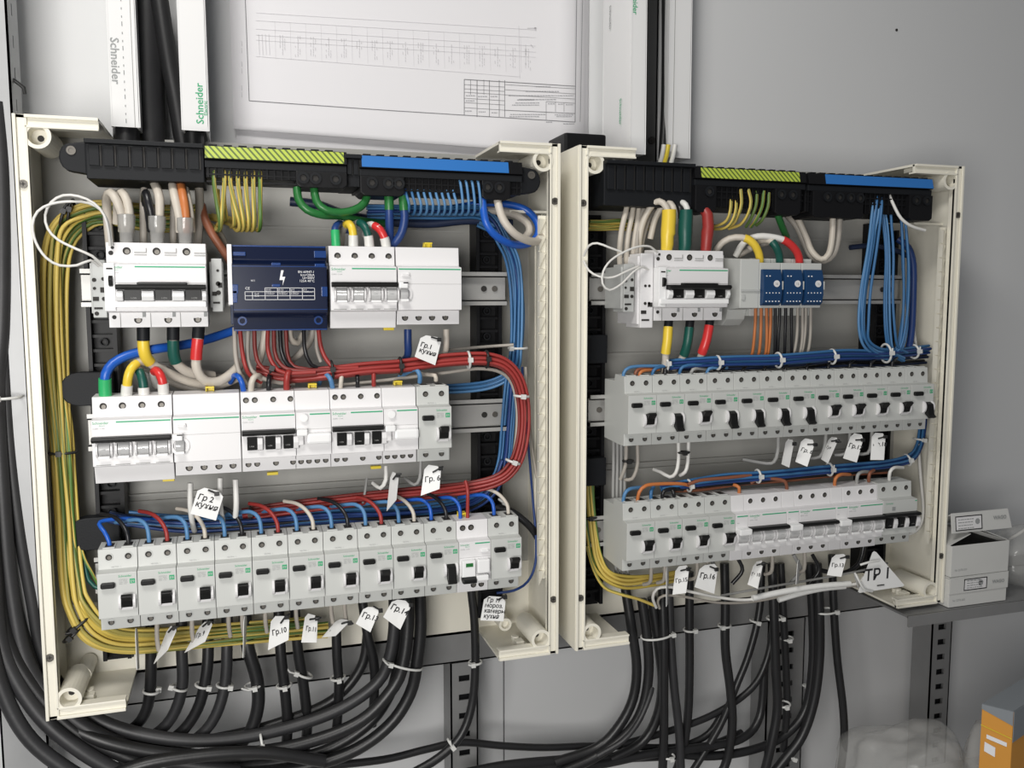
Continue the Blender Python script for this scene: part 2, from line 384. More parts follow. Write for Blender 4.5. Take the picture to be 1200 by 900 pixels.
# ------------------------------------------------------------------ enclosures
def enclosure(x0, side, cuts, label):
    """a plastic wall box without its cover; cuts = x of the ends of the corner wall pieces (tl, tr, bl, br)"""
    W, H, D, t = 542, 588, 106, 3
    org = (x0, D, -H); root = empty('electrical_enclosure', org); tag(root, label, 'enclosure', 'open electrical enclosures')
    def P(mb, name, m='cream', bevel=0):
        mb.v = [(x+x0-org[0], y-org[1], z-org[2]) for x, y, z in mb.v]; return mb.build(name, m, root, bevel=bevel)
    P(MB().box(0, W, D-t, D, -H, 0), 'back_panel', 'backp')
    P(MB().box(0, W, D-5, D-t, -H, -505), 'back_lower_panel', 'cream')
    for nm, xa, xb in (('left_side_wall', 0, t), ('right_side_wall', W-t, W)):
        P(MB().box(xa, xb, 2, D, -H, 0), nm)
    tl, tr, bl, br = cuts
    for xa, xb in ((t, tl), (tr, W-t)):
        P(MB().box(xa, xb, 2, D, -t, 0).box(xa+8, xb-4 if xa < 100 else xb-8, 10, 30, -t-5, -t), 'top_corner_wall')
    for xa, xb in ((t, bl), (br, W-t)):
        P(MB().box(xa, xb, 2, D, -H, -H+t).box(xa+8 if xa < 100 else xa+2, xb-2 if xa < 100 else xb-8, 8, 11, -H+t, -H+t+4), 'bottom_corner_wall')
    # the rim: flat flange with a raised outer lip and a raised inner bead
    rw = 12
    def rim(mb, x_in, x_out, z0, z1):
        s = 1 if x_out > x_in else -1
        mb.box(min(x_in, x_out), max(x_in, x_out), 2, 6, z0, z1)
        mb.box(min(x_out, x_out-s*3), max(x_out, x_out-s*3), -1, 2, z0, z1)
        mb.box(min(x_in, x_in+s*2), max(x_in, x_in+s*2), 0, 12, z0, z1)
    r = MB(); rim(r, rw, 0, -H, 0); P(r, 'rim_left', bevel=.5)
    r = MB(); rim(r, W-rw, W, -H, 0); P(r, 'rim_right', bevel=.5)
    for xa, xb in ((rw-2, tl), (tr, W-rw+2)):
        P(MB().box(xa, xb, 2, 6, -11, 0).box(xa, xb, -1, 2, -3, 0).box(xa, xb, 0, 12, -12, -10), 'rim_top', bevel=.5)
    for xa, xb in ((rw-2, bl), (br, W-rw+2)):
        P(MB().box(xa, xb, 2, 6, -H, -H+11).box(xa, xb, -1, 2, -H, -H+3).box(xa, xb, 0, 12, -H+10, -H+12), 'rim_bottom', bevel=.5)
    for bx, bz in ((20, -19), (W-20, -19), (21, -H+19), (W-21, -H+19)):
        b = MB().ring((bx, 1, bz), (0, 1, 0), 12, 8.5, 60, 24); b.cyl((bx, 18, bz), (0, 1, 0), 9, 40, 18)
        boss = P(b, 'corner_screw_boss', bevel=0)
        b = MB().cyl((bx, 17.4, bz), (0, 1, 0), 3, 1, 10); b.v = [(x+x0-org[0], y-org[1], z-org[2]) for x, y, z in b.v]; b.build('boss_hole', 'hole', boss)
    for bx, bz in ((6, -64), (6, -524), (W-6, -63), (W-6, -522)):
        s = P(MB().ring((bx, 0, bz), (0, 1, 0), 4, 2.6, 3, 12).cyl((bx, 1, bz), (0, 1, 0), 2.7, 3, 10), 'rim_screw', 'screw')
        b = MB().box(bx-2, bx+2, .8, 1.1, bz-.4, bz+.4).box(bx-.4, bx+.4, .8, 1.1, bz-2, bz+2); b.v = [(x+x0-org[0], y-org[1], z-org[2]) for x, y, z in b.v]; b.build('screw_slot', 'hole', s)
    # toothed strip down the inside of the right wall, one object per tooth row
    st = P(MB().box(W-21, W-12, 14, 17, -500, -78).box(W-13, W-t, 16, 18, -500, -78), 'toothed_strip')
    z = -82
    tooth = None; k = 0
    while z > -490:
        b = MB(); xa, xb = W-t-3-x0*0, W-t-10
        Pn = [(W-21.5, 8, z), (W-21.5, 8, z-17), (W-12, 12.5, z-1), (W-21.5, 14.2, z), (W-21.5, 14.2, z-17), (W-12, 14.2, z-1)]
        b.add(Pn, [(0, 1, 2), (3, 5, 4), (0, 3, 4, 1), (1, 4, 5, 2), (2, 5, 3, 0)])
        b.v = [(x, y-D, zz+H) for x, y, zz in b.v]; b.build('tooth', 'cream', st); z -= 18.5
    P(MB().box(60, W-60, D-7, D-5, -93, -90).box(60, W-60, D-8, D-5, -245, -241).box(60, W-60, D-8, D-5, -398, -394).box(60, W-60, D-9, D-5, -388, -386), 'panel_rib', 'backp')
    if side == 'L': P(MB().box(W-t-1.5, W-t, 52, 56, -505, -70).box(W-t-1.5, W-t, 74, 76, -505, -70), 'side_rib')
    P(MB().box(W-50, W-t, 30, 34, -74, -71), 'side_ledge')
    # bosses moulded in the floor corners
    for xx in (26, W-48):
        P(MB().ring((xx, 56, -H+20), (0, 1, 0), 8, 5, 40, 18).cyl((xx, 62, -H+20), (0, 1, 0), 5.5, 30, 14), 'moulded_post')
        P(MB().cyl((xx+8, 40, -H+3), (0, 0, 1), 4, 8, 12).box(xx+4, xx+14, 24, 36, -H+3, -H+10).cyl((xx+8, 48, -H+3), (0, 0, 1), 3, 6, 12), 'moulded_clip', bevel=.6)
    # black perforated uprights that carry the rails
    ups = ((46, 74), (459, 490)) if side == 'L' else ((28, 58), (455, 490))
    for ua, ub in ups:
        b = MB().box(ua, ub, 70, 84, -560, -70).box(ua, ua+4, 54, 70, -555, -80).box(ub-4, ub, 54, 70, -555, -80)
        zz = -88
        while zz > -550:
            b.box(ua+3, ub-3, 60, 70, zz-3, zz); zz -= 15
        up = P(b, 'rail_upright', 'black', bevel=0)
        zz = -96
        while zz > -550:
            q = MB().ring(((ua+ub)/2, 64, zz), (0, 1, 0), 4.4, 3, 6, 12); q.v = [(x, y-D, z_+H) for x, y, z_ in q.v]
            q.build('upright_eyelet', 'blackg', up); zz -= 30
    # plastic rail brackets that stick out left of the rows
    for zc in ((-262, -412) if side == 'L' else (-232, -382)):
        prof = [(ups[0][0]-8+17*math.cos(a)*(1 if math.cos(a) > 0 else 1), zc+17*math.sin(a)) for a in [PI*i/8 for i in range(4, 13)]]
        prof += [(ups[0][1]-4, zc-17), (ups[0][1]-4, zc+17)]
        P(MB().plate(prof, 38, 54), 'rail_bracket', 'blackg', bevel=1)
    for zr in (-160, -307, -457):
        b = MB().box(44 if side == 'L' else 34, 492 if side == 'L' else 486, 48, 50, zr-17.5+4, zr+17.5-4)
        xa, xb = (44, 492) if side == 'L' else (34, 486)
        for s in (1, -1):
            b.box(xa, xb, 41, 50, min(zr+s*13, zr+s*14.5), max(zr+s*13, zr+s*14.5)); b.box(xa, xb, 41, 42.5, min(zr+s*13, zr+s*19), max(zr+s*13, zr+s*19))
        rl = P(b, 'din_rail', 'rail', bevel=0)
        for sx in (xb-26, xb-13, xa+14):
            q = MB().cyl((sx, 47.5, zr), (0, -1, 0), 3.4, 1.2, 12); q.v = [(x, y-D, z_+H) for x, y, z_ in q.v]; sc = q.build('rail_screw', 'screw' if sx != xb-26 else 'hole', rl)
    return root
encL = enclosure(0, 'L', (73, 472, 73, 470), 'cream open enclosure at left with blue lidded block and red wiring')
encR = enclosure(564, 'R', (71, 464, 70, 466), 'cream open enclosure at right with two rows of grey breakers')

# ------------------------------------------------------------------ trunking, drawing sheets and cables above
def trunking(x0, x1, y0, y1, z0, z1, label, lines, txt=None):
    root = empty('cable_trunking', (x0, y1, z0)); tag(root, label, 'cable trunking')
    def P(mb, name, m, bevel=.6):
        mb.v = [(x-x0, y-y1, z-z0) for x, y, z in mb.v]; return mb.build(name, m, root, bevel=bevel)
    P(MB().box(x0+1, x1-1, y1-2, y1, z0, z1).box(x0+1, x0+3, y0+4, y1, z0, z1).box(x1-3, x1-1, y0+4, y1, z0, z1), 'trunking_base', 'trunk')
    P(MB().box(x0, x1, y0, y0+2, z0, z1).box(x0, x0+1.6, y0, y0+12, z0, z1).box(x1-1.6, x1, y0, y0+12, z0, z1), 'trunking_lid', 'trunk')
    for a in lines: P(MB().box(a, a+.7, y0-.3, y0+.2, z0, z1), 'lid_edge_line', 'wgrey', 0)
    for s, size, X, Z, m, rot, nm in (txt or ()):
        text(root, s, size, m, (X-x0, y0-y1-.25, Z-z0), nm, rot, bold=.012)
    return root
T1 = trunking(77, 104, 62, 150, 4, 420, 'white cable trunking at top left with rubbed green lettering', (99,),
    [('Schneider', 11.5, 79.5, 92, 'pgrey', PI/2, 'maker_name')])
b = MB()
for k in range(44): b.box(90.6, 91.4, 61.6, 62, 8+k*8, 8+k*8+(2 if k % 3 else 4.2))
b.v = [(x-77, y-150, z-4) for x, y, z in b.v]; b.build('dashed_marking', 'pgrey', T1)
trunking(144, 171, 62, 150, 4, 420, 'white cable trunking beside the drawing with clear green lettering', (),
    [('Schneider', 10.5, 166, 11, 'pgreen', -PI/2, 'maker_name'), ('Electric', 5, 170, 20, 'pgreen', -PI/2, 'maker_word')])
T3 = trunking(656, 676, 62, 150, 4, 420, 'wide white cable trunking right of the drawing sheets', (),
    [('Schneider', 9, 657.5, 204, 'pgreen', PI/2, 'maker_name')])
# lettering on the side face that looks towards the left
for s, sz, yy, zz, m in (('Schneider', 8, 94, 76, 'pgreen'), ('Schneider', 7.5, 128, 198, 'pgrey')):
    o = bpy.data.objects.new('side_lettering', text_mesh(s, sz, m, bold=.012)); C.objects.link(o); o.parent = T3
    o.matrix_local = Matrix.Translation((-.0004, (yy-150)/1000, (zz-4)/1000)) @ Matrix.Rotation(-PI/2, 4, 'Z') @ Matrix.Rotation(PI/2, 4, 'Y')
trunking(736, 768, 118, 150, 12, 420, 'narrow white cable trunking, rightmost of the four above the enclosures', (743,))
# open cable channel between the trunks
def channel(x0, x1, label, m='zincd', z0=-2, y=120):
    b = MB().box(x0, x1, 148, 150, z0, 420).box(x0, x0+2, y, 150, z0, 420).box(x1-2, x1, y, 150, z0, 420)
    return tag(b.build('steel_channel', m, org=(x0, 150, z0)), label, 'steel channel')
channel(106, 142, 'narrow steel channel between the two left trunkings', 'zinc')
ch = channel(686, 735, 'dark steel channel with one bolt, between the two right trunkings', 'chan', -4, 148)
q = MB().cyl((41, -2, 42), (0, -1, 0), 5, 3, 16).cyl((41, -5, 42), (0, -1, 0), 2.5, 1.5, 6); q.build('bolt', 'hole', ch)
wire([(143, -20, 95), (146, 60, 95), (148, 150, 80), (150, 205, 80)], 13, 'cable', 'thick black cable dropping out of the leftmost trunking', name='black_cable', cat='cable')
wire([(172, -20, 110), (173, 60, 110), (175, 130, 110), (180, 200, 105)], 16, 'cableg', 'thick black cable standing just right of the leftmost trunking', name='black_cable', cat='cable')
wire([(184, -20, 90), (196, 60, 90), (207, 120, 92), (218, 190, 92)], 9, 'cable', 'slanting black cable crossing behind the second trunking', name='black_cable', cat='cable')
wire([(226, 130, 90), (226, 152, 88), (228, 200, 88)], 11, 'cable', 'short black cable end under the second trunking', name='black_cable', cat='cable')
wire([(780, -20, 138), (780, 60, 138), (779, 130, 134), (776, 186, 124)], 5.5, 'cable', 'black cable running down between the two right trunkings', name='black_cable', cat='cable')
for k, (u, m) in enumerate(((778, 'wwire'), (783, 'clip'), (791, 'wwire'))):
    wire([(u, 170, 110), (u-2, 182, 108), (u-6, 196, 100)], 3.2, m, 'short %s wire end below the rightmost trunking%s' % ({'wwire': 'white', 'clip': 'yellowish'}[m], '' if m == 'clip' else (', left one' if k == 0 else ', right one')))
b = MB(); p0, p1 = at(662, 174, 70), at(703, 162, 90)
b.box(p0[0], p1[0], 70, 130, p0[2]-8, p1[2]+1)
tag(b.build('rubber_grommet', 'black', bevel=3), 'black rubber block above the gap between the two enclosures', 'rubber block')

def sheet(label, corners, ys, z_curl, thick=.4):
    """paper sheet hung on the wall; its lower edge curls away from the wall"""
    (xa, xb), (za, zb), y = corners[0], corners[1], ys
    nx, nz = 12, 60; V = []
    for j in range(nz+1):
        for i in range(nx+1):
            x = xa+(xb-xa)*i/nx; z = za+(zb-za)*j/nz
            z -= z_curl[1]*(x-xa)/(xb-xa)*(1-j/nz)
            yy = y-z_curl[0]*max(0, 1-(z-za+z_curl[1])/24)**2*(1-.4*i/nx)
            V.append((x, yy, z))
    V += [(x, yy+thick, z) for x, yy, z in V]; n = (nx+1)*(nz+1); F = []
    for j in range(nz):
        for i in range(nx):
            a = j*(nx+1)+i; F += [(a, a+1, a+nx+2, a+nx+1), (a+n, a+nx+1+n, a+nx+2+n, a+1+n)]
    for i in range(nx): F.append((i, i+n, i+1+n, i+1)); a = nz*(nx+1)+i; F.append((a, a+1, a+1+n, a+n))
    for j in range(nz): a = j*(nx+1); F.append((a, a+nx+1, a+nx+1+n, a+n)); a += nx; F.append((a, a+n, a+nx+1+n, a+nx+1))
    mb = MB().add(V, F, True)
    return tag(mb.build('drawing_sheet', 'paper', org=(xa, y, za)), label, 'drawing sheet')
under = sheet('blank white backing sheet hanging behind the circuit drawing', ((199, 640), (2, 430)), WY-2, (0, 0))
dr = sheet('printed circuit drawing with a title block, hung on the wall above the enclosures', ((196, 634), (24, 430)), WY-5, (12, 10))
DX, DZ, DY = 196, 24, WY-5-.45
def line(mb, p, q, w=.7):
    """thin printed line between two photo pixels on the drawing"""
    a, b_ = at(*p, DY), at(*q, DY); d = (b_-a).normalized(); n = Vector((-d.z, 0, d.x))*w/2
    V = [a+n, b_+n, b_-n, a-n]; mb.add([(v[0]-DX, -.55, v[2]-DZ) for v in V]+[(v[0]-DX, -.35, v[2]-DZ) for v in V], [(0, 1, 2, 3), (7, 6, 5, 4), (0, 4, 5, 1), (1, 5, 6, 2), (2, 6, 7, 3), (3, 7, 4, 0)])
m = MB(); line(m, (287, -10), (292, 118)); line(m, (292, 118), (450, 129)); line(m, (450, 129), (674, 143)); line(m, (674, 143), (676, -10)); m.build('printed_frame', 'ink', dr)
m = MB(); line(m, (680, 143), (683, -10), .4); line(m, (711, 5), (711, 150), .5)
for f in (0, .28, .62, .8, .97): pass
line(m, (544, 93), (674, 101), .7); line(m, (544, 93), (544, 135), .7)
for u in (551.5, 559, 567): line(m, (u, 93.5), (u, 111), .4)
for u in (559, 573.5, 585, 591.5): line(m, (u, 94), (u, 137), .6)
for dv in (6, 11, 15, 22, 27, 33): line(m, (544, 93+dv), (591, 96+dv), .35)
for dv in (10, 16, 22): line(m, (591, 96+dv-7), (674, 101+dv-7), .35)
line(m, (591, 129), (674, 133), .6); line(m, (640, 119), (640, 141), .4); line(m, (651, 119), (651, 131), .4); line(m, (661, 120), (661, 131), .4); line(m, (640, 119), (674, 121), .4)
m.build('title_block', 'ink', dr)
rnd = random.Random(3); m = MB()
for (ua, ub, v0) in ((628, 645, 101.5), (616, 655, 107), (596, 672, 112), (608, 652, 116.5), (606, 626, 117), (604, 632, 120.5), (600, 632, 123), (598, 640, 134), (597, 632, 136.5), (650, 672, 134.5), (652, 670, 136.5), (546, 557, 112), (560, 571, 113), (575, 583, 113), (546, 556, 118), (545, 553, 130), (561, 569, 131), (576, 583, 132), (642, 650, 121.5), (654, 660, 122), (663, 672, 122.5), (640, 647, 143), (660, 673, 145)):
    u = ua
    while u < ub:
        wd = rnd.uniform(1.2, 3.4); line(m, (u, v0), (min(ub, u+wd), v0+wd*.06), 1.0); u += wd+.6
m.build('title_block_writing', 'inkf', dr)
m = MB()
for v0 in (15, 24, 34, 41, 47): line(m, (300, v0), (628, v0+20), .3)
line(m, (300, 66), (610, 90), .3)
for u in range(322, 612, 18):
    t = (u-300)/328; line(m, (u, 24+20*t), (u+1, 68+18*t), .25)
    for d in (-3, 0, 2.4):
        v = 40+18*t
        while v < 62+18*t:
            h = rnd.uniform(1.5, 4); 
            if d == 0 or rnd.random() < .5: line(m, (u+9+d, v), (u+9.3+d, min(v+h, 66+18*t)), .9)
            v += h+.8
for u in (303, 307, 311, 315): line(m, (u, 40), (u+1, 64), .6)
line(m, (608, 30), (609, 92), .5); line(m, (616, 52), (616, 80), .6); line(m, (622, 52), (625, 56), 1.2); line(m, (618, 33), (629, 33), 1); line(m, (627, 32), (628, 36), 2)
for v in (48, 56, 72, 80, 100, 108): line(m, (283, v), (283.5, v+6), .8)
m.build('faint_table', 'inkff', dr)
q = MB().cyl((at(1051, 35, WY)[0], WY+1, at(1051, 35, WY)[2]), (0, -1, 0), 2, 1, 8)
tag(q.build('wall_screw', 'hole'), 'tiny dark screw head alone on the bare wall at upper right', 'screw')
q = MB(); c = at(22, 96, 76)
q.tube([at(-14, 84, 70), at(5, 88, 72), at(18, 95, 74), at(28, 103, 76), at(29, 110, 76)], 2, 6)
tag(q.build('cable_tie', 'tieb'), 'black tie looped round the tall left strut', 'cable tie')

# ------------------------------------------------------------------ modular devices (local frame: x right, y 0 at the rail to -68 at the face, z 0..81)
YF, YR = -27, 41
def dev(name, X, Zface, label, cat, group=None):
    o = empty(name, (X, YR, Zface-60)); return tag(o, label, cat, group)
_mc = {}
def inst(key, fn, name, m, parent, loc=(0, 0, 0), bevel=0):
    """share mesh data between alike pieces"""
    if key not in _mc: _mc[key] = fn().mesh(name, m, bevel)
    o = bpy.data.objects.new(name, _mc[key]); C.objects.link(o); o.parent = parent; o.location = [c/1000 for c in loc]
    return o
PROF = [(0, 2), (-40, 0), (-56, 0), (-56.5, 14.5), (-68, 15.5), (-68, 60), (-57, 61.5), (-55.5, 81), (-30, 82), (-28, 74), (0, 74)]
def body(w, key='', prof=PROF, m='grey', entries=(), extra=None):
    def fn():
        b = MB().prism(prof, .25, w-.25)
        for x in entries:                                   # funnels round the wire entries on the top
            b.box(x-5.6, x+5.6, -54.8, -36, 81, 82.4)
        if extra: extra(b)
        return b
    return fn
def screws(p, xs, z, y, r=3.3, ring='grey', name='terminal_screw'):
    for x in xs:
        s = inst(('scr', r, ring), lambda: MB().ring((0, 0, 0), (0, -1, 0), r+.9, r, .5, 16), name, ring, p, (x, y, z))
        inst(('scrh', r), lambda: MB().cyl((0, -.08, 0), (0, -1, 0), r, .12, 14), 'painted_screw_well', 'hole', s)  # dark disc on the face, paints the shade of a sunken well
        t = inst(('scrs', r), lambda: MB().cyl((r*.1, -.2, -r*.16), (0, -1, 0), r*.62, .15, 10), 'screw_head', 'screw', s)
        inst(('scrx', r), lambda: MB().box(-r*.5, r*.5, -.45, -.35, -.35, .35, rot=.7), 'screw_slot', 'hole', t) if False else None
def rcbo(X, Z, label, group, down=False, m='grey'):
    o = dev('circuit_breaker', X, Z, label, 'circuit breaker', group); w = 36
    inst(('rb', m), body(w, entries=(10, 27)), 'body', m, o, bevel=.5)
    for x in (10, 27): inst('ent', lambda: MB().box(-4, 4, -52, -39, 82.3, 82.5), 'wire_entry', 'hole', o, (x, 0, 0))
    screws(o, (10, 27.5), 73, -56.2, 3.1, m); screws(o, (9.5, 27), 7.5, -56.1, 3.0, 'grey2', 'lower_screw')
    inst('tb', lambda: MB().plate([(3.4, 47.4), (4.4, 46.2), (15, 46.2), (16.2, 47.4), (16.2, 50.4), (15, 51.6), (4.4, 51.6), (3.4, 50.4)], -72.5, -67.9), 'test_button', 'toggle', o, bevel=.9)
    # toggle and its two half-round guards
    gz = 31
    def guard():
        b = MB()
        for xa, xb in ((18.6, 21.2), (31.6, 34.2)):
            prof = [(-68, gz-7.5)]+[(-68-5.2*math.sin(a), gz-7.5*math.cos(a)) for a in [PI*i/8 for i in range(1, 8)]]+[(-68, gz+7.5)]
            b.prism(prof, xa, xb)
        b.box(21.2, 31.6, -69.2, -67.9, gz-8.2, gz-5.6); return b
    inst('tg', guard, 'toggle_guard', 'white', o, bevel=.4)
    if down:
        inst('tld', lambda: MB().prism([(-67, gz+7), (-73.5, gz+4), (-76, gz-9), (-80, gz-12), (-76, gz-14), (-68, gz-8)], 21.6, 31.2), 'toggle', 'toggle', o, bevel=.7)
    else:
        inst('tlu', lambda: MB().prism([(-67, gz-5.5), (-72.2, gz-4.5), (-74, gz+2), (-79, gz+7.5), (-76, gz+9.5), (-68, gz+7)], 21.6, 31.2), 'toggle', 'toggle', o, bevel=.7)
    text(o, 'Schneider', 3.0, 'pgreen', (19.2, -68.15, 55.6), 'maker_name', bold=.01)
    inst('gs', lambda: MB().box(29.2, 34, -68.15, -67.9, 48.6, 53.4), 'green_mark', 'pgreen', o)
    text(o, 'E9', 3.6, 'grey', (29.8, -68.3, 49.6), 'mark_letters')
    text(o, 'EZ9D34616\nC16  30mA\n230V~ 50Hz\n4500  3 AC', 1.55, 'pgrey', (19.6, -68.15, 52.6), 'rating_print')
    text(o, '2', 2, 'pgrey', (31.5, -56.4, 66.5), 'terminal_number'); text(o, 'NEUTRAL   L', 1.6, 'pgrey', (12, -57.4, 62.8), 'terminal_text')
    return o
def acti(X, Z, w, label, group=None, poles=(), low=(), pw=18, logo=True, name='circuit_breaker', cat='circuit breaker', style='clear', line0=None, screw_r=3.4, bar=None, lowflat=False, m='white', zt=73):
    """white modular device; poles/low = x of the screws above and below; style of its toggles"""
    o = dev(name, X, Z, label, cat, group)
    inst(('ab', w, m, lowflat), body(w, entries=(), prof=PROF if not lowflat else [(0, 2), (-40, -3), (-57, -3), (-61, 14), (-68, 15.5)]+PROF[5:]), 'body', m, o, bevel=.5)
    if poles: screws(o, poles, zt, -56.2, screw_r, m)
    if low: screws(o, low, 7.5, -56.1, screw_r, m, 'lower_screw')
    l0 = line0 if line0 is not None else (min(22, w*.42) if logo else 1.5)
    inst(('gl', w, l0), lambda: MB().box(l0, w-1.2, -68.2, -67.9, 57.2, 58.5), 'green_line', 'gline', o)
    inst(('gj', w), lambda: MB().box(.6, w-.6, -68.15, -67.95, 42.4, 42.7), 'face_joint', 'wgrey', o)
    if logo:
        text(o, 'Schneider', 3.6 if w > 40 else 2.6, 'pgreen', (1.2, -68.15, 56.1), 'maker_name', bold=.01)
        text(o, 'Electric', 1.7, 'pgreen', (7, -68.15, 54.2), 'maker_word'); text(o, 'iC60N  C16A', 1.9, 'pgrey', (1.4, -68.15, 51.4), 'rating_print')
    if bar:
        xa, xb = bar; bz = 41.5 if style != 'black' else 39
        inst(('bar', xa, xb, style), lambda: MB().prism([(-67, bz-2.4), (-74, bz-2.6), (-77, bz), (-75, bz+2.6), (-67, bz+2.8)], xa, xb), 'toggle_bar', 'toggle', o, bevel=.8)
    return o
def windows(o, xs, style, w=10, z=31.5):
    """toggle openings: clear half-round levers or black sockets between white ribs"""
    for x in xs:
        if style == 'clear':
            t = inst(('cw', w), lambda: MB().cyl((-w/2, -66.5, z+.5), (1, 0, 0), 6.6, w, 18), 'toggle', 'clear', o, (x, 0, 0), bevel=.4)
            inst(('cwh', w), lambda: MB().box(-w/2, w/2, -74.2, -71.5, z-8.0, z-5.6), 'toggle_lip', 'white2', t, bevel=.4)
            text(t, '1-ON', 1.7, 'pgrey', (-2.6, -73.35, z+.2), 'toggle_print')
            for s in (-1, 1): inst(('cws', s, w), lambda: MB().prism([(-68, z-7.4)]+[(-68-5.4*math.sin(a), z-7.4*math.cos(a)) for a in [PI*i/6 for i in range(1, 6)]]+[(-68, z+7.4)], s*(w/2+1.5)-.9, s*(w/2+1.5)+.9), 'toggle_guard', 'white', o, (x, 0, 0))
        else:
            t = inst(('bw', w, style), lambda: MB().prism([(-67, z-6.5), (-70.5, z-6.5), (-72.5, z+7), (-67, z+7)], -w/2, w/2), 'toggle', 'toggle', o, (x, 0, 0), bevel=.4)
            text(t, '1-ON', 1.9, 'wgrey', (-2.8, -71.9, z-3), 'toggle_print')
            inst(('bwr', w), lambda: MB().prism([(-68, z-7.5), (-72.5, z-6), (-74, z), (-73, z+6), (-68, z+7)], w/2+.4, w/2+5.4), 'toggle_guard', 'white', o, (x, 0, 0), bevel=.5)
def clip(o, x, z=82, up=True):
    f = (lambda: MB().box(-4.2, 4.2, -38, -36, 0, 5).box(-4.2, -3, -44, -36, 0, 5).box(3, 4.2, -44, -36, 0, 5).box(-4.2, 4.2, -46, -44, 3.4, 5)) if up else (lambda: MB().box(-6, 5, -52, -46, -3, 0))
    inst(('clip', up), f, 'rail_clip', 'clip', o, (x, 0, z), bevel=.4)

Z1, Z2, Z3 = -139, -286, -436
# --- left enclosure, bottom row
row3 = []
for k in range(12):
    if k == 10: continue
    row3.append(rcbo(56+36*k, Z3, '%s grey breaker from the left, bottom row of left enclosure%s' % (ORD[k], ', toggle hanging down' if k == 9 else '') if k < 10 else
         'grey breaker at the right end of the bottom row of the left enclosure', 'grey breakers in the left enclosure', down=(k == 9)))
o = acti(56+360, Z3, 36, 'white differential breaker among the grey ones in the bottom row of the left enclosure', poles=(7, 16.5), low=(19, 28), logo=True, line0=18)
inst('wd1', lambda: MB().box(2, 17, -74, -67, 20, 41), 'toggle_socket', 'white2', o, bevel=1.2); inst('wd2', lambda: MB().box(19, 33, -75, -67, 26, 41), 'test_lever', 'white2', o, bevel=1.5)
inst('wd3', lambda: MB().box(6, 14, -74.6, -73.8, 34, 38), 'status_window', 'green', o); inst('wd4', lambda: MB().prism([(-66, 18), (-74, 16), (-80, 17), (-80, 21), (-74, 23), (-66, 23)], 2, 17), 'toggle', 'toggle', o, bevel=.8)
inst('wd5', lambda: MB().box(24, 33, -71, -67, 48, 50.5), 'small_button', 'white2', o, bevel=.8); clip(o, 10)
inst('wd6', lambda: MB().box(17.5, 31, -77, -67, 18, 24, ), 'lower_lever', 'white2', o, bevel=1)

# --- left enclosure, middle row
o = acti(57.5, Z2, 72, 'white four pole breaker at the left end of the middle row, left enclosure', poles=(10, 27, 44.5, 62), bar=(.4, 71), lowflat=True, zt=72)
windows(o, (11, 28, 45.5, 62.5), 'clear'); clip(o, 66, -3, False)
for x in (3, 20, 38, 56): inst('vent4', lambda: MB().box(0, 13, -68.2, -67.9, 16.3, 17.1), 'vent_slots', 'wgrey', o, (x, 0, 0))
def vigi(X, Z, w, label, low, tx=2, screw_r=3.2, white_knob=False):
    o = acti(X, Z, w, label, poles=(), low=low, logo=False, name='residual_current_module', cat='residual current module', screw_r=screw_r, line0=(.8 if w > 50 else 14))
    if white_knob:
        inst('vk', lambda: MB().cyl((8, -68, 54.6), (0, -1, 0), 3.4, 3, 16), 'test_button', 'white2', o, bevel=.6)
        inst(('vk2', w), lambda: MB().box(10, w-.6, -75, -67, 28, 39), 'toggle_hood', 'white2', o, bevel=2.5)
        inst('vk3', lambda: MB().box(.4, 11, -77, -67, 37, 43.5), 'toggle_arm', 'white2', o, bevel=1.2)
        inst('vk4', lambda: MB().box(.6, 7, -73, -67, 27, 37), 'toggle', 'white', o, bevel=.8)
    else:
        inst('vt', lambda: MB().box(4, 12, -70.5, -67, 50.4, 52.6).box(10, 12, -70.5, -67, 50.4, 54), 'test_button', 'white', o, bevel=.4)
        inst('vl', lambda: MB().box(-.5, 9, -77, -67, 38, 44.5), 'toggle_arm', 'white2', o, bevel=1.3)
        inst('vl2', lambda: MB().cyl((2, -67, 32), (1, 0, 0), 6.5, 8, 18), 'toggle', 'clear', o, bevel=.5)
        inst('vl2b', lambda: MB().box(2, 10, -75, -71.5, 24.5, 27), 'toggle_lip', 'white2', o, bevel=.4)
        inst('vl3', lambda: MB().ring((6, -67.8, 32), (0, -1, 0), 9, 6.2, 1.6, 24), 'toggle_collar', 'white', o)
        inst('vl4', lambda: MB().box(4, 9, -77.2, -76.9, 43, 44.2), 'arm_mark', 'toggle', o)
    clip(o, w*.55); return o
vigi(130, Z2, 63, 'plain white residual current module, second device of the middle row, left enclosure', (13, 27, 41, 54.5), screw_r=3.5)
o = acti(193.5, Z2, 53, 'white breaker with black toggle bar, third device of the middle row, left enclosure', poles=(5.5, 14, 32, 49), low=(6, 14.5, 33, 50), bar=(.5, 52), line0=18, style='blackbar', screw_r=3)
windows(o, (10, 27.5, 45), 'black', 9.5, 30.5); clip(o, 30, -3, False)
vigi(246.5, Z2, 35.5, 'white residual current module with round button, fourth device of the middle row, left enclosure', (5, 13, 21.5, 30), screw_r=3, white_knob=True)
o = acti(282, Z2, 54, 'white breaker with black toggle bar, fifth device of the middle row, left enclosure', poles=(5.5, 14, 32, 49), low=(6, 14.5, 33, 50), bar=(.5, 53), line0=20, style='blackbar', screw_r=3)
windows(o, (10, 28, 46), 'black', 9.5, 30.5); clip(o, 48, -3, False)
vigi(336, Z2, 36.5, 'white residual current module with round button, sixth device of the middle row, left enclosure', (5, 13, 21.5, 30), screw_r=3, white_knob=True)
rcbo(373, Z2, 'grey breaker at the right end of the middle row, left enclosure', 'grey breakers in the left enclosure')
for X, w, s in ((246.5, 90, 0), ): pass

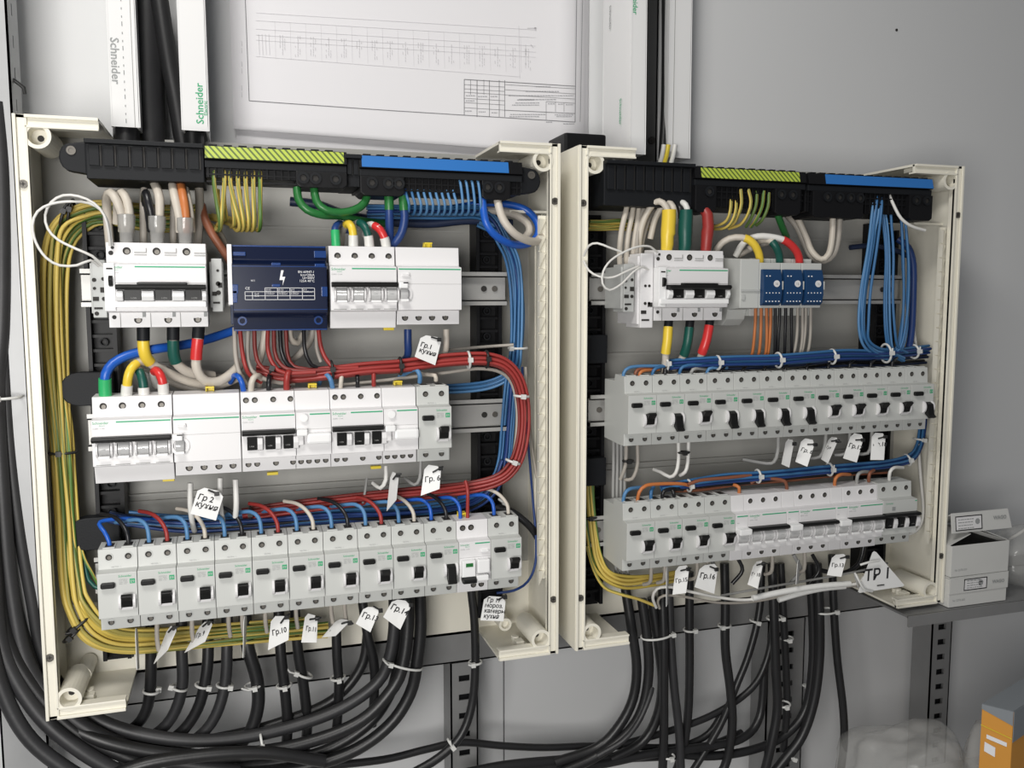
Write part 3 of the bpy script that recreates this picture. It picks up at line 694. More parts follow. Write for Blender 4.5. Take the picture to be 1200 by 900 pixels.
# --- left enclosure, top row: big three pole breaker with its side contacts, blue block, four pole breaker, module
def big_breaker(X, Z, label):
    o = acti(X, Z, 90, label, poles=(18.5, 45, 72), low=(26, 53, 80), style='black', bar=None, screw_r=3.7, line0=26)
    P2 = lambda f, n, m, bv=.5: inst((n, m), f, n, m, o, bevel=bv)
    P2(lambda: MB().prism([(-67, 36), (-76, 36), (-79, 38.5), (-77, 41), (-67, 41.2)], 9.5, 89).prism([(-67, 41), (-77, 41), (-76, 43), (-67, 43.5)], 28, 72), 'toggle_bar', 'toggle', .6)
    for x in (23.5, 50.5, 77.5):
        t = inst('bbt', lambda: MB().box(-7.5, 7.5, -70.5, -67, 26, 36.5), 'toggle', 'toggle', o, (x, 0, 0), bevel=.4)
        text(t, '1-ON', 2.2, 'wgrey', (-2, -70.8, 27.5), 'toggle_print')
    for x0_, x1_ in ((9.5, 15.5), (31.5, 42.5), (58.5, 69.5), (85.5, 89.5)):
        inst(('bbr', x0_), lambda: MB().prism([(-67, 25), (-72.5, 25.5), (-75, 30), (-74, 35), (-67, 36)], x0_, x1_), 'toggle_rib', 'white2', o, bevel=.9)
    P2(lambda: MB().box(1, 89, -72, -67, 19.5, 25), 'lower_lip', 'white2', .8)
    for x in (8.5, 35.5, 62.5): inst('bbj', lambda: MB().box(0, .5, -57, -56.1, 0, 14), 'pole_joint', 'wgrey', o, (x+1.5, 0, 0))
    for x in (25, 52, 79):
        inst('bbm', lambda: MB().box(0, 11, -57.1, -56.1, 71.6, 72.3).box(0, 11, -57.1, -56.1, 69.2, 69.9).box(10.4, 11, -57.1, -56.1, 72, 76), 'entry_mark', 'wgrey', o, (x, 0, 0))
        inst('bbn', lambda: MB().box(-1.4, 1.4, -57.3, -56.2, 10, 14.5), 'small_notch', 'pgrey', o, (x+6.5 if x < 79 else 87.4, 0, 0))
    # slim auxiliary strip at the left of the body
    P2(lambda: MB().box(-1, 8.6, -70, -30, 16, 61), 'auxiliary_face', 'white2', .8)
    P2(lambda: MB().prism([(-67, 38), (-73, 40), (-75, 46), (-72, 49), (-67, 50)], 3.2, 6.8), 'auxiliary_toggle', 'toggle', .5)
    P2(lambda: MB().cyl((4.5, -56.2, 71), (0, -1, 0), 2.2, .6, 10).cyl((6, -56.2, 76), (0, -1, 0), 1.5, .6, 8).cyl((5, -56.2, 10), (0, -1, 0), 2, .6, 10).box(1.5, 7, -70.4, -69.8, 55, 56.6), 'auxiliary_openings', 'hole', 0)
    return o
def side_contact(X, Z, w, label, d=20, holes=((4, 46, 2), (12, 47, 1.8), (4, 38, 1.5), (5, 14, 2), (12, 28, 2)), m='grey2', z0=14, z1=62):
    o = dev('auxiliary_contact', X, Z, label, 'auxiliary contact')
    inst(('sc', X), lambda: MB().box(0, w, -68+d, 0, z0, z1).box(2, w-1, -68+d-4, -20, z0-4, z1+3), 'body', m, o, bevel=.8)
    inst(('sch', X), lambda: functools_reduce([lambda b, h=h: b.cyl((h[0], -68+d-4.1, h[1]), (0, -1, 0), h[2], .5, 10) for h in holes]), 'contact_openings', 'hole', o)
    inst(('scb', X), lambda: MB().box(w*.15, w*.5, -68+d-4.6, -68+d-4, z0+12, z0+16).box(w*.6, w*.9, -68+d-4.6, -68+d-4, z0+20, z0+25).box(w*.2, w*.7, -68+d-4.6, -68+d-4, z0+4, z0+6), 'contact_slots', 'hole', o)
    return o
def functools_reduce(fs):
    b = MB()
    for f in fs: f(b)
    return b
big_breaker(76, Z1+.5, 'large white three pole breaker in the top row of the left enclosure')
side_contact(60, Z1, 15, 'grey auxiliary contact at the left end of the top row, left enclosure', 22)
side_contact(168, Z1+1, 13, 'small grey auxiliary contact between the large breaker and the blue block', 30, holes=((8, 42, 2.4), (8, 33, 2.4), (8, 55, 1.4)), z0=18, z1=64)

# distribution block under a blue see-through lid
o = dev('distribution_block', 187, Z1, 'wide dark blue distribution block with white print in the top row, left enclosure', 'distribution block')
def P(f, n, m, bv=.5, lb=None):
    c = f().build(n, m, o, bevel=bv)
    if lb: c['label'] = lb
    return c
P(lambda: MB().box(0, 92, -50, 0, 2, 78), 'base', 'dark', 1)
P(lambda: MB().box(-1.5, 3, -67, -10, 22, 81), 'end_plate', 'white', .5)
P(lambda: MB().box(92, 96, -56, -10, 58, 64), 'end_tab', 'white', .5)
lid = P(lambda: MB().prism([(-10, -4), (-60, -4), (-62, 10), (-68, 14), (-68, 62), (-62, 66), (-60, 80.5), (-10, 80.5)], 2.5, 94), 'lid', 'pblue', 1)
for X0, X1, za, zb in ((3, 93.6, 79.2, 80.6), (3, 93.6, -3.8, -2.6)): MB().box(X0, X1, -60.6, -59.8, za, zb).build('lid_edge', 'pblue2', lid)
for x, z, r in ((11, 6, 4.5), (85, 6, 4.5)): MB().ring((x, -61.5, z), (0, -1, 0), r, r-1.8, 1.2, 14).build('lid_screw', 'pblue2', lid)
for xa, xb, za, zb in ((40, 49, 60.5, 63.5), (40, 48, 39.5, 42.5), (2.6, 7, 24, 36), (88, 94, 30, 40), (82, 94, 69, 76), (82, 92, 60, 63), (2.6, 8, 33, 42), (4, 16, 70, 74)):
    MB().box(xa, xb, -68.6 if 14 < za < 62 else -63.5, -60, za, zb).build('lid_latch', 'pblue2', lid, bevel=.5)
for za in (59.4, 16.8): MB().box(3, 93.6, -68.5, -67.8, za, za+.7).build('lid_rib', 'pblue2', lid)
MB().plate([(49.2, 56), (51.6, 56), (50, 49.6), (53, 49.6), (50.2, 41), (50.8, 46.4), (47.4, 46.4)], -68.9, -68.1).build('lightning_mark', 'pwhite', lid)
text(lid, 'EN 60947-1\nIcm=20kA\nUi=500V\n125A 40°C', 3.3, 'pwhite', (81.5, -68.5, 53.5), 'rating_print', align='RIGHT')
text(lid, '411', 2.8, 'pwhite', (20, -68.5, 44.8), 'type_number'); text(lid, 'CE', 3.6, 'pwhite', (14.5, -68.5, 37), 'conformity_mark')
mb = MB()
for z in (38.4, 34.6, 30.6, 26.8): mb.box(33 if z > 38 else 14, 81.5, -68.6, -68.2, z, z+.45)
for x in (14, 21, 33, 45, 57, 69, 81): mb.box(x, x+.45, -68.6, -68.2, 26.8, 38.8 if x > 30 else 35)
mb.build('print_table', 'pwhite', lid)
for x, a, b_, c in ((34, '\u00d8 4.5', '2.5-6mm\u00b2', '1.5-6mm\u00b2'), (46, '\u00d8 7.5', '6-16mm\u00b2', '10-25mm\u00b2'), (58, '\u00d8 9', '6-25mm\u00b2', '6-35mm\u00b2'), (70, '\u00d8 9', '1.5-25mm\u00b2', '')):
    text(lid, a+'\n'+b_+'\n'+c, 2.15, 'pwhite', (x, -68.55, 36), 'table_text')
text(lid, 'Cu-F\nCu-R', 2.15, 'pwhite', (23, -68.55, 32), 'table_text')

o = acti(284, Z1+.5, 68, 'white four pole breaker with clear toggles in the top row, left enclosure', poles=(9, 26.5, 44, 61.5), bar=(1, 68), lowflat=True, zt=71)
windows(o, (11, 28, 45.5, 62), 'clear'); clip(o, 62, -3, False); o.children[0]
for x in (3, 20, 37, 54): inst('vent4', lambda: MB().box(0, 13, -68.2, -67.9, 16.3, 17.1), 'vent_slots', 'wgrey', o, (x, 0, 0))
vigi(353, Z1+.5, 68, 'white residual current module at the right end of the top row, left enclosure', (9, 23.5, 38, 52.5), screw_r=3.5)

# --- right enclosure
Y1, Y2, Y3 = -137, -282, -431
big_breaker(652, Y1, 'large white three pole breaker in the top row of the right enclosure')
side_contact(615, Y1, 16, 'grey auxiliary contact at the left end of the top row, right enclosure', 22)
side_contact(632, Y1, 19, 'taller white auxiliary contact against the large breaker, right enclosure', 14, holes=((8, 40, 1.6), (13, 40, 1.6), (8, 20, 1.8), (13, 20, 1.8)), m='white', z0=-4, z1=74)
for k in range(3):
    X = 789+k*29.2
    o = dev('distribution_block', X, Y1, '%s blue distribution block in the top row of the right enclosure' % ('left', 'middle', 'right')[k], 'distribution block', 'blue distribution blocks')
    inst('db0', lambda: MB().box(.3, 28.8, -60, 0, 14, 68).box(.3, 28.8, -40, 0, 4, 74), 'base', 'grey', o, bevel=.8)
    inst('db1', lambda: MB().prism([(-20, 17), (-62, 17), (-66, 20), (-68, 30), (-67, 50), (-64, 60), (-20, 60)], 1.5, 27), 'blue_cover', 'dblue', o, bevel=.8)
    inst('db2', lambda: MB().cyl((19, -67, 43), (0, -1, 0), 4, 1.2, 18), 'round_label', 'white', o); text(o, '16', 4.5, 'wgrey', (16, -68.6, 41.4), 'label_number')
    for i in range(5):
        for j in range(3): inst('db3', lambda: MB().cyl((0, -67.2, 0), (0, -1, 0), .8, 1, 6), 'terminal_opening', 'pwhite' if j == 0 else 'hole', o, (5+i*4.4, 0, (22, 32, 52)[j])) if not (j == 2 and i > 1) else None
    inst('db4', lambda: MB().box(26.5, 29, -67, -50, 36, 46), 'side_latch', 'grey', o, bevel=.5)
o = dev('terminal_housing', 763, Y1, 'pale grey end housing left of the three blue blocks, right enclosure', 'terminal housing')
MB().prism([(0, -8), (-20, -8), (-30, 0), (-34, 12), (-60, 14), (-60, 72), (0, 76)], 0, 26).build('body', 'grey', o, bevel=1)
MB().box(1, 26, -62, -60, 34, 36).box(2, 6, -62, -60, 24, 30).build('body_step', 'grey2', o, bevel=.3)
for k in range(12):
    down = k in (1, 3, 4, 5, 6, 11)
    rcbo(616+36*k, Y2, '%s grey breaker from the left in the middle row of the right enclosure, toggle %s' % (ORD[k], 'down' if down else 'up'), 'grey breakers in the right enclosure', down)
for k in range(4):
    rcbo(616+36*k, Y3, '%s grey breaker from the left in the bottom row of the right enclosure, toggle up' % ORD[k], 'grey breakers in the right enclosure', False)
X = 616+144; nth = ('left', 'middle', 'right')
for k in range(3):
    a = acti(X, Y3-1, 18, 'narrow white auxiliary beside the %s three pole breaker, bottom row of the right enclosure' % nth[k], 'narrow white auxiliaries', logo=False, line0=2, name='shunt_trip', cat='shunt trip')
    inst('na1', lambda: MB().box(.6, 17.4, -78, -67, 36.5, 44), 'toggle_arm', 'white2', a, bevel=1.5); windows(a, (9,), 'clear', 13); text(a, 'iMN', 1.8, 'pgrey', (2, -68.2, 49), 'rating_print')
    b_ = acti(X+18, Y3-1, 54, '%s white three pole breaker in the bottom row of the right enclosure' % nth[k], 'white three pole breakers', poles=(9, 27, 45), low=(9, 27, 45), bar=(0, 54), line0=19, screw_r=3.2)
    windows(b_, (9, 27, 45), 'clear', 11)
    X += 72
o = acti(X, Y3, 54, 'grey three pole breaker with black bar, right end of bottom row, right enclosure', poles=(9, 27, 45), low=(9, 27, 45), bar=(0, 54), logo=False, line0=50, screw_r=3.2, m='grey', style='blackbar')
windows(o, (9, 27, 45), 'black', 10, 31); text(o, 'Schneider', 3, 'pgreen', (4, -68.2, 55.6), 'maker_name'); inst('gs2', lambda: MB().box(14, 19, -68.3, -67.9, 47, 52), 'grey_mark', 'pgrey', o)

# ------------------------------------------------------------------ busbar carriers along the top
def carrier(x0, x1, zt, zb, label, kind, yf=-10, cols=None, screwsx=(), tabx=None, lab=None, ear=None, bar=(0, 0)):
    o = empty('terminal_block', (x0, 60, zb)); tag(o, label, 'terminal block')
    def P(mb, n, m, bv=.6):
        mb.v = [(x-x0, y-60, z-zb) for x, y, z in mb.v]; return mb.build(n, m, o, bevel=bv)
    if kind == 'blank':
        P(MB().box(x0, x1, yf+2, 60, zb, zt-2), 'housing', 'blackg', 1)
        P(MB().box(x0, x1, yf-6, yf+14, zt-4, zt), 'top_flange', 'blackg', .6)
        n = cols; p = (x1-x0-4)/n
        for i in range(n):
            P(MB().box(x0+3+p*i, x0+3+p*i+p*.72, yf-1, yf+3, zb+12+bar[0], zt-5), 'snap_rib', 'blackg', .5)
            P(MB().box(x0+3+p*i+p*.72, x0+3+p*i+p*.86, yf+.5, yf+2.2, zb+12+bar[0], zt-5), 'snap_slot', 'hole', 0)
    else:
        P(MB().box(x0, x1, yf+6, 60, zb+6, zt-1), 'housing', 'black', 1)
        P(MB().prism([(yf+8, zt-14), (yf-2, zt-13), (yf+1, zt), (yf+8, zt)], x0, x1), 'label_holder', 'black', .3)
        a, b_ = lab; P(MB().prism([(yf-1.2, zt-12.5), (yf-2.6, zt-12.2), (yf+.2, zt-.6), (yf+1.2, zt-.8)], a, b_), 'striped_label' if kind == 'earth' else 'blue_label', 'stripe' if kind == 'earth' else 'blabel', 0)
        P(MB().box(x0, x1, yf+.5, yf+7, zt-21, zt-14), 'lower_ledge', 'blackg', .6)
        rb = P(MB().box(x0+2, x1-2, yf+7, yf+9, zb+8, zt-21), 'wire_grid', 'hole', 0)
        nx = int((x1-x0)/7)
        for i in range(nx):
            P(MB().box(x0+2+i*7, x0+3.6+i*7, yf+3, yf+8, zb+6, zt-21), 'grid_rib', 'black', 0)
        for zz in (zt-27, zt-34): P(MB().box(x0+1, x1-1, yf+3.5, yf+8, zz-.8, zz+.8), 'grid_bar', 'black', 0)
        for k in range(int((x1-x0)/14)): P(MB().box(x0+4+k*14, x0+12+k*14, yf+2, yf+10, zt-1, zt+1.6), 'top_lug', 'blackg', .4)
        for s0, s1, ss in screwsx:
            h = P(MB().plate([(s0, zb+2), (s0+4, zb-1), (s1-4, zb-1), (s1, zb+2), (s1, zt-21), (s0, zt-21)], yf-2, 30), 'screw_housing', 'black', 1)
            for sx in ss:
                q = MB().ring((sx, yf-1.6, zt-28), (0, -1, 0), 6, 3.4, 2.4, 18); q.v = [(x-x0, y-60, z-zb) for x, y, z in q.v]; r = q.build('hex_screw', 'blackg', h)
                q = MB().cyl((sx, yf-1.8, zt-28), (0, -1, 0), 3.4, .5, 6); q.v = [(x-x0, y-60, z-zb) for x, y, z in q.v]; q.build('hex_socket', 'hole', h)
    if ear:
        s = ear; e = x0 if s < 0 else x1; zc = (zt+zb)/2+2
        prof = [(e, zc+15), (e, zc-15)]+[(e+s*(14+10*math.sin(a)), zc-13*math.cos(a)) for a in [PI*i/8 for i in range(0, 9)]]
        P(MB().plate(prof, yf+8, yf+22), 'mounting_ear', 'blackg', 1.5)
        P(MB().ring((e+s*13, yf+8, zc+6), (0, -1, 0), 4.2, 2.2, 1.5, 14).cyl((e+s*13, yf+8, zc+6), (0, -1, 0), 2.2, .8, 8), 'fixing_screw', 'screw', 0)
    return o
carrier(62, 167, -22, -58, 'blank black bar carrier at the top left of the left enclosure', 'blank', yf=-12, cols=8, ear=-1)
carrier(167.5, 305, -22, -58, 'black earth terminal block with striped label, left enclosure', 'earth', screwsx=((254, 305, (261, 273, 293)),), lab=(168, 302))
carrier(318, 494, -24, -64, 'black neutral terminal block with blue label, left enclosure', 'neutral', screwsx=((318, 364, (330, 347, 358)), (448, 480, (454, 467))), lab=(320, 478), ear=1)
carrier(303, 320, -24, -56, 'short black spacer between the earth and neutral blocks, left enclosure', 'blank', cols=2, yf=-6)
carrier(594, 706, -16, -66, 'blank black bar carrier at the top left of the right enclosure', 'blank', yf=-4, cols=9, ear=None, bar=(6, 0))
carrier(706, 858, -19, -70, 'black earth terminal block with striped label, right enclosure', 'earth', yf=-8, screwsx=((706, 734, (724,)), (814, 850, (822, 838))), lab=(714, 848))
carrier(860, 1046, -20, -72, 'black neutral terminal block with blue label, right enclosure', 'neutral', yf=-10, screwsx=((866, 940, (886, 904, 920, 934)), (1010, 1046, (1020, 1036))), lab=(884, 1046))

# ------------------------------------------------------------------ wiring, left enclosure
LE, RE = 'left enclosure', 'right enclosure'
def W(s, r, m, label, group=None, **k):
    """s: 'u,v,y u,v,y ...'"""
    return wire([tuple(float(c) for c in p.split(',')) for p in s.split()], r, m, label, group, **k)
def pts(s): return [tuple(float(c) for c in p.split(',')) for p in s.split()]
# earth wires down the left side
bundle(pts('236,250,60 180,250,60 128,244,58 98,248,55 71,264,50 61,300,46 61,380,45 66,460,44 71,527,40 75,600,40 81,680,34 87,715,30 108,746,32 150,757,45 230,752,55 320,743,58 384,738,60'),
       8, 2.1, ['yy', 'yg', 'yy', 'yd', 'yg'], 9, {'yy': 'mostly yellow earth wire, left side bundle of left enclosure', 'yg': 'yellow and green earth wire, left side bundle of left enclosure', 'yd': 'dull olive earth wire, left side bundle of left enclosure'}, 'earth wires down the left side of the left enclosure', seed=4, squash=.8)
bundle(pts('236,262,66 180,262,66 125,256,64 100,262,62 77,285,58 69,330,55 71,420,52 75,527,42 80,600,44 89,680,34 97,708,30 125,738,34 170,745,48 260,739,58 372,730,62'),
       6, 2.1, ['yd', 'yy', 'yg'], 6.5, {'yy': 'mostly yellow earth wire, inner left side bundle, left enclosure', 'yg': 'yellow and green earth wire, inner left side bundle, left enclosure', 'yd': 'dull olive earth wire, inner left side bundle, left enclosure'}, 'inner earth wires down the left side of the left enclosure', seed=9, squash=.8)
W('72,262,62 56,310,70 55,400,74 60,520,72 68,620,66 80,700,60', 2.1, 'yd', 'dull olive earth wire nearest the left wall of the left enclosure')
W('97,270,60 74,300,62 70,340,60 72,420,50 84,500,48 88,560,44 95,640,40 108,672,36 117,688,38', 1.5, 'yg', 'thin green striped earth wire curving in below the first grey breaker, left enclosure')
W('96,640,46 104,680,40 118,690,38 136,697,36 160,700,40', 2.2, 'teal', 'dark green wire curving under the first grey breaker, left enclosure')
for k, (u, u2, m, nm) in enumerate(((251, 258, 'yd', 'olive'), (263, 259, 'yy', 'yellow'), (270, 281, 'yy', 'yellow'), (279, 286, 'yy', 'yellow'), (288, 292, 'yy', 'yellow'), (297, 298, 'yy', 'yellow'), (305, 305, 'yg', 'green striped'))):
    W('%g,200,-2 %g,215,-6 %g,240,-8 %g,262,-4 %g,270,16 %g,262,45 %g,252,60' % (u, u, (u+u2)/2, u2, u2-3, u2-14, u2-50), 2.15, m, '%s earth wire looping out of the striped terminal block, left enclosure' % ORD[k], 'earth wires looping out of the striped block, left enclosure')
for u, v, b_ in ((256, 262, 0), (273, 264, 0), (282, 254, 0), (263, 258, 1)):
    W('%g,222,6 %g,240,4 %g,%g,8 %g,%g,40' % (u-1, u, u+2, v-3, u-2, v+2), 2.1, 'yy', '%s yellow wire behind the front loops of the striped block, left enclosure' % ORD[int(u)%4], 'rear earth wires of the striped block, left enclosure')
W('348,220,-2 350,234,-5 360,246,-8 378,252,-5 398,253,10 420,258,25 450,262,45', 4.2, 'green', 'thick green wire, lower of two looping under the striped block, left enclosure')
W('368,220,-2 371,236,-6 382,246,-8 398,249,-6 415,246,-4 427,238,0 432,222,4', 4.2, 'green', 'thick green wire, upper of two looping under the striped block, left enclosure')
# thick neutral wires and blue harness at the top
W('455,222,-2 456,240,-4 456.5,262,0 457,290,10', 4.6, 'blued', 'left of two straight thick blue wires below the neutral block, left enclosure', sleeves=((.12, .34, 'green', .4, 'sleeve', 'green sleeve'),))
W('472,222,-2 473,240,-4 474,258,-2 469,276,2 456,290,10 440,295,30', 4.6, 'blued', 'right of two thick blue wires below the neutral block, curving left, left enclosure', sleeves=((.08, .24, 'green', .4, 'sleeve', 'green sleeve'),))
W('565,222,0 566,240,-6 570,262,-10 582,277,-8 600,286,0 618,286,15 630,276,20 630,262,25 618,247,32 598,240,36 570,238,42 530,244,55', 4.3, 'bluem', 'thick bright blue wire coiled below the right end of the neutral block, left enclosure')
W('582,222,2 584,240,-6 590,258,-12 602,273,-12 616,281,-4 629,283,10 634,276,18', 4.6, 'beige', 'thick beige wire curving down from the neutral block over the blue coil, left enclosure')
W('612,282,16 620,272,20 618,262,24 606,253,30 590,248,38 560,247,50 500,254,60 440,252,66', 4.4, 'beige', 'thick beige wire coiled behind the blue one, left enclosure')
W('340,236,70 372,240,66 400,250,60 440,258,58 500,262,58 550,258,56 600,262,55', 5.2, 'dark', 'dark blue cable crossing below the terminal blocks, left enclosure')
for k in range(13):
    u = 474+k*7.0; hi = 205 if k > 8 else 219
    W('%g,%g,0 %g,%g,-8 %g,%g,-10 %g,251,2 %g,250,26' % (u, hi, u+3, hi+12, u+5.5, 240, u+4, u-4), 1.5, 'blue2' if k > 1 else 'blue', '%s thin blue wire from the left hooked into the neutral block, left enclosure' % ORD[k], 'thin blue wires hooked into the neutral block, left enclosure')
bundle(pts('430,246,44 470,246,42 520,247,40 560,247,46 578,258,48 590,280,46 600,300,40 606,330,36 608,370,36 606,412,36 600,450,38 596,500,42 592,540,44 580,568,44 548,590,40 480,602,34 400,606,30 300,612,28 220,614,28 150,610,28'),
       9, 1.75, ['blue', 'blued', 'blue'], 8.5, 'blue wire in the right side bundle, left enclosure', 'blue bundle down the right side of the left enclosure', seed=3, squash=.8, jit=.2)
bundle(pts('560,262,50 585,276,48 600,300,34 605,330,30 605,370,30 604,412,30 602,428,34 596,436,40 580,446,46 550,452,50 480,455,52 380,458,52'),
       5, 1.75, ['blue', 'blue2'], 7, 'blue wire turning left behind the red bundle, left enclosure', 'blue wires turning left at mid height in the left enclosure', seed=8, squash=.7, jit=.2)
bundle(pts('590,540,40 575,575,38 540,596,34 460,604,28 380,606,26 300,612,24 220,616,24 150,608,24 128,604,26'),
       6, 1.9, ['dark', 'blued', 'bwire'], 8, 'dark harness wire behind the bottom row, left enclosure', 'dark harness above the bottom row of the left enclosure', seed=12, jit=.2)
# conductors into the tops of the bottom row
cols = ['bwire', 'red', 'beige', 'bwire', 'red', 'beige', 'bwire', 'red', 'beige', 'bwire', 'red', 'beige']
cname = {'bwire': 'black', 'red': 'red', 'beige': 'beige'}
for k in range(12):
    X = 56+36*k; zf = Z3; xn, xl = (10, 27) if k != 10 else (7, 15.5)
    x = X+xn; h = 4 if k else 8
    if k == 0: bp = [(x, -4, zf+10), (x-.5, -5, zf+26), (x-5, -2, zf+36), (x-10, 4, zf+42), (x-6, 10, zf+44), (x+14, 16, zf+43), (x+40, 22, zf+38)]
    else: bp = [(x, -4, zf+10), (x, -5, zf+28), (x-2, -2, zf+37+h*.3), (x-9, 5, zf+42+h*.3), (x-22, 16, zf+41), (x-34, 24, zf+38)]
    wire(bp, 2.1, 'blue2' if k not in (0, 9, 10, 11) else 'bluem',
         'blue wire arching into the %s device of the bottom row, left enclosure' % ORD[k], px=False, step=4)
    x = X+xl; m = cols[k]
    up = [(x, -4, zf+10), (x, -5, zf+26), (x-1.5, -3, zf+34), (x-7, 4, zf+42), (x-16, 14, zf+47), (x-28, 24, zf+48)]
    if k == 10: up = [(x, -4, zf+10), (x, -5, zf+30), (x, -6, zf+52), (x-1, 0, zf+62)]
    wire(up, 2.1, m, '%s wire entering the %s device of the bottom row, left enclosure' % (cname[m], ORD[k]), px=False, step=4)
# red bundle: from the blue block right, down and back left
bundle(pts('300,436,16 340,441,8 385,437,-2 430,432,-4 470,429,-4 510,424,-4 545,421,-6 572,421,-8 592,427,-10 606,443,-10 613,468,-8 614,500,-6 609,530,-4 599,550,0 582,563,6 550,571,14 500,577,18 440,583,22 380,590,24 320,598,26 284,604,26'),
       7, 2.05, ['red', 'red', 'redd', 'red'], 6.0, 'wire of the thick red bundle, left enclosure', 'red bundle in the left enclosure', seed=5, squash=.8, jit=.15)
W('392,452,30 440,447,20 520,437,8 560,432,4 586,436,2 600,450,0 606,480,0 604,520,2 596,546,6 570,566,14 520,576,20', 2.0, 'beiged', 'grey beige wire on the inner edge of the red bundle, left enclosure')
blk = [('275,384,10 276,415,4 281,438,2 291,452,6 303,460,16 318,466,30', 2.4, 'beiged', 'leftmost grey beige'), ('281,384,4 284,412,0 288,430,-2 294,441,2 306,448,10', 2.2, 'red', 'leftmost red'),
 ('291,384,8 290,412,6 292,428,4 300,439,4 320,447,8 345,450,14', 2.3, 'beiged', 'second grey beige'), ('298,384,4 299,410,2 304,427,0 318,437,-2 345,440,-2 380,438,-2', 2.2, 'redd', 'second red'),
 ('312,384,12 309,402,14 303,425,18', 4.2, 'beige', 'thick straight beige'), ('314,384,2 314,410,-2 321,428,-4 334,437,-5 370,436,-6', 2.2, 'red', 'third red'),
 ('321,384,6 322,412,2 329,427,0 345,434,-4 390,433,-5', 2.2, 'redd', 'fourth red'), ('328,384,4 330,412,0 337,427,0 348,435,2', 2.2, 'bwire', 'left black'),
 ('335,384,8 337,415,5 344,429,3 362,433,0', 2.1, 'redd', 'fifth red'), ('339,384,14 340,396,16 348,402,22 355,392,30', 3.6, 'beige', 'short looped beige'),
 ('367,384,16 363,400,18 352,414,24 340,424,34', 3.6, 'beiged', 'thick slanting beige'), ('356,384,2 357,408,-2 362,423,-2 372,431,0 400,431,2', 2.1, 'bwire', 'right black'),
 ('371,384,8 371,408,6 376,424,6', 2, 'beiged', 'thin grey beige'), ('373,384,2 376,406,-2 383,422,-4 394,431,-6 420,431,-6', 2.3, 'red', 'rightmost red')]
for s, r, m, nm in blk: W(s, r, m, '%s wire hanging from the underside of the dark blue block, left enclosure' % nm)
# heavy conductors above the big breaker
for s, r, m, nm in (('144,272,-4 143,254,-6 137,236,-10 130,226,-4 125,232,6 126,256,16 129,290,24', 4.3, 'beige', 'arched beige'), ('152,272,-4 152,254,-6 149,236,-8 143,226,-2 138,232,8 137,262,18', 4.3, 'beige', 'upright beige'),
                    ('178,272,-4 178,254,-8 174,238,-10 171,226,-4 170,236,8 172,270,20', 3.9, 'bwire', 'shiny black'), ('187,272,-4 187,252,-6 187,234,-8 184,222,0 180,212,20', 4.3, 'beige', 'straight beige'),
                    ('168,292,20 168,262,16 168,236,10 169,222,16', 3.6, 'beiged', 'grey beige'),
                    ('211,272,-4 210,254,-8 206,236,-8 203,222,0 202,210,20', 4.3, 'beige', 'slanting beige'), ('218,272,-4 218,256,-8 216,238,-9 213,222,0 211,210,20', 4.2, 'orange', 'orange'), ('224,272,0 223,254,-2 220,236,-2 217,222,8', 4, 'beige', 'rear beige'),
                    ('203,292,22 203,262,18 204,236,14', 3.4, 'beiged', 'right grey beige')):
    W(s, r, m, '%s heavy wire over the large breaker, top row of the left enclosure' % nm)
for k, (ua, v0) in enumerate(((148, 252), (184, 254), (217, 256))):
    P0, P1, P2 = at(ua, v0, -8), at(ua, v0+14, -8), at(ua, 288, -6)
    o = MB().tube([P0, P0.lerp(P1, .5), P1, P1+(P2-P1)*.15, P2], [8.2, 8.0, 7.8, 6.6, 5.6], 16, caps=False).tube([P0+Vector((0, 0, -.4)), P0+Vector((0, 0, .4))], [7.6, 7.6], 16).build('wire_ferrule', 'ferrule', org=tuple(P0))
    tag(o, '%s clear crimped ferrule on top of the large breaker, left enclosure' % ('left', 'middle', 'right')[k], 'ferrule')
W('233,212,40 234,240,30 233,265,28 231,295,34', 4.4, 'beiged', 'grey upright wire right of the three ferrules, left enclosure')
W('236,240,34 240,256,26 250,276,22 262,294,24 272,310,30', 4.4, 'brown', 'brown wire slanting down to the blue block, left enclosure')
W('252,266,44 258,276,40 264,290,38 268,310,40', 4.2, 'beiged', 'grey beige wire beside the brown one, left enclosure')
for s, nm in (('129,288,-20 127,270,-26 122,252,-30 110,238,-32 92,230,-34 74,229,-32 60,237,-30 53,252,-28 56,268,-28 68,281,-30 90,292,-32 108,300,-30 120,311,-22', 'upper'),
              ('131,288,-18 128,266,-24 120,248,-26 104,238,-28 84,236,-30 60,239,-32 44,248,-34 38,264,-36 42,284,-36 54,302,-36 70,311,-34 90,311,-32 106,305,-28 116,312,-20', 'lower')):
    W(s, 1.25, 'wwire', 'thin white wire making the %s loop left of the large breaker, left enclosure' % nm)
# four pole breaker, top row
for s, m, sm, r, nm, e in (('394,292,-6 393,276,-8 393,268,-6 398,262,4 408,270,20', 'blued', 'greenb', 4.0, 'blue', (.0, .42)), ('414,292,-6 414,276,-8 412,266,-8 407,262,0 401,272,16 399,292,28', 'beiged', 'yellow', 3.9, 'yellow sleeved', None),
                     ('433,292,-6 432,278,-8 429,268,-8 422,261,0 415,266,14 414,286,26', 'wwire', 'teal', 3.9, 'dark green sleeved', None), ('453,292,-6 451,280,-8 446,270,-8 440,265,-4 432,264,8 428,276,24', 'wwire', 'redb', 3.9, 'red sleeved', None)):
    sl = ((.0, .35, 'greenb', .7, 'ferrule', 'bright green ferrule'),) if e else ((.0, .2, 'wwire', 1.2, 'ferrule', 'white ferrule'), (.2, .5, sm, .35, 'sleeve', nm.replace(' sleeved', '')+' sleeve'))
    W(s, r, m, '%s wire on the four pole breaker, top row of the left enclosure' % nm, sleeves=sl)
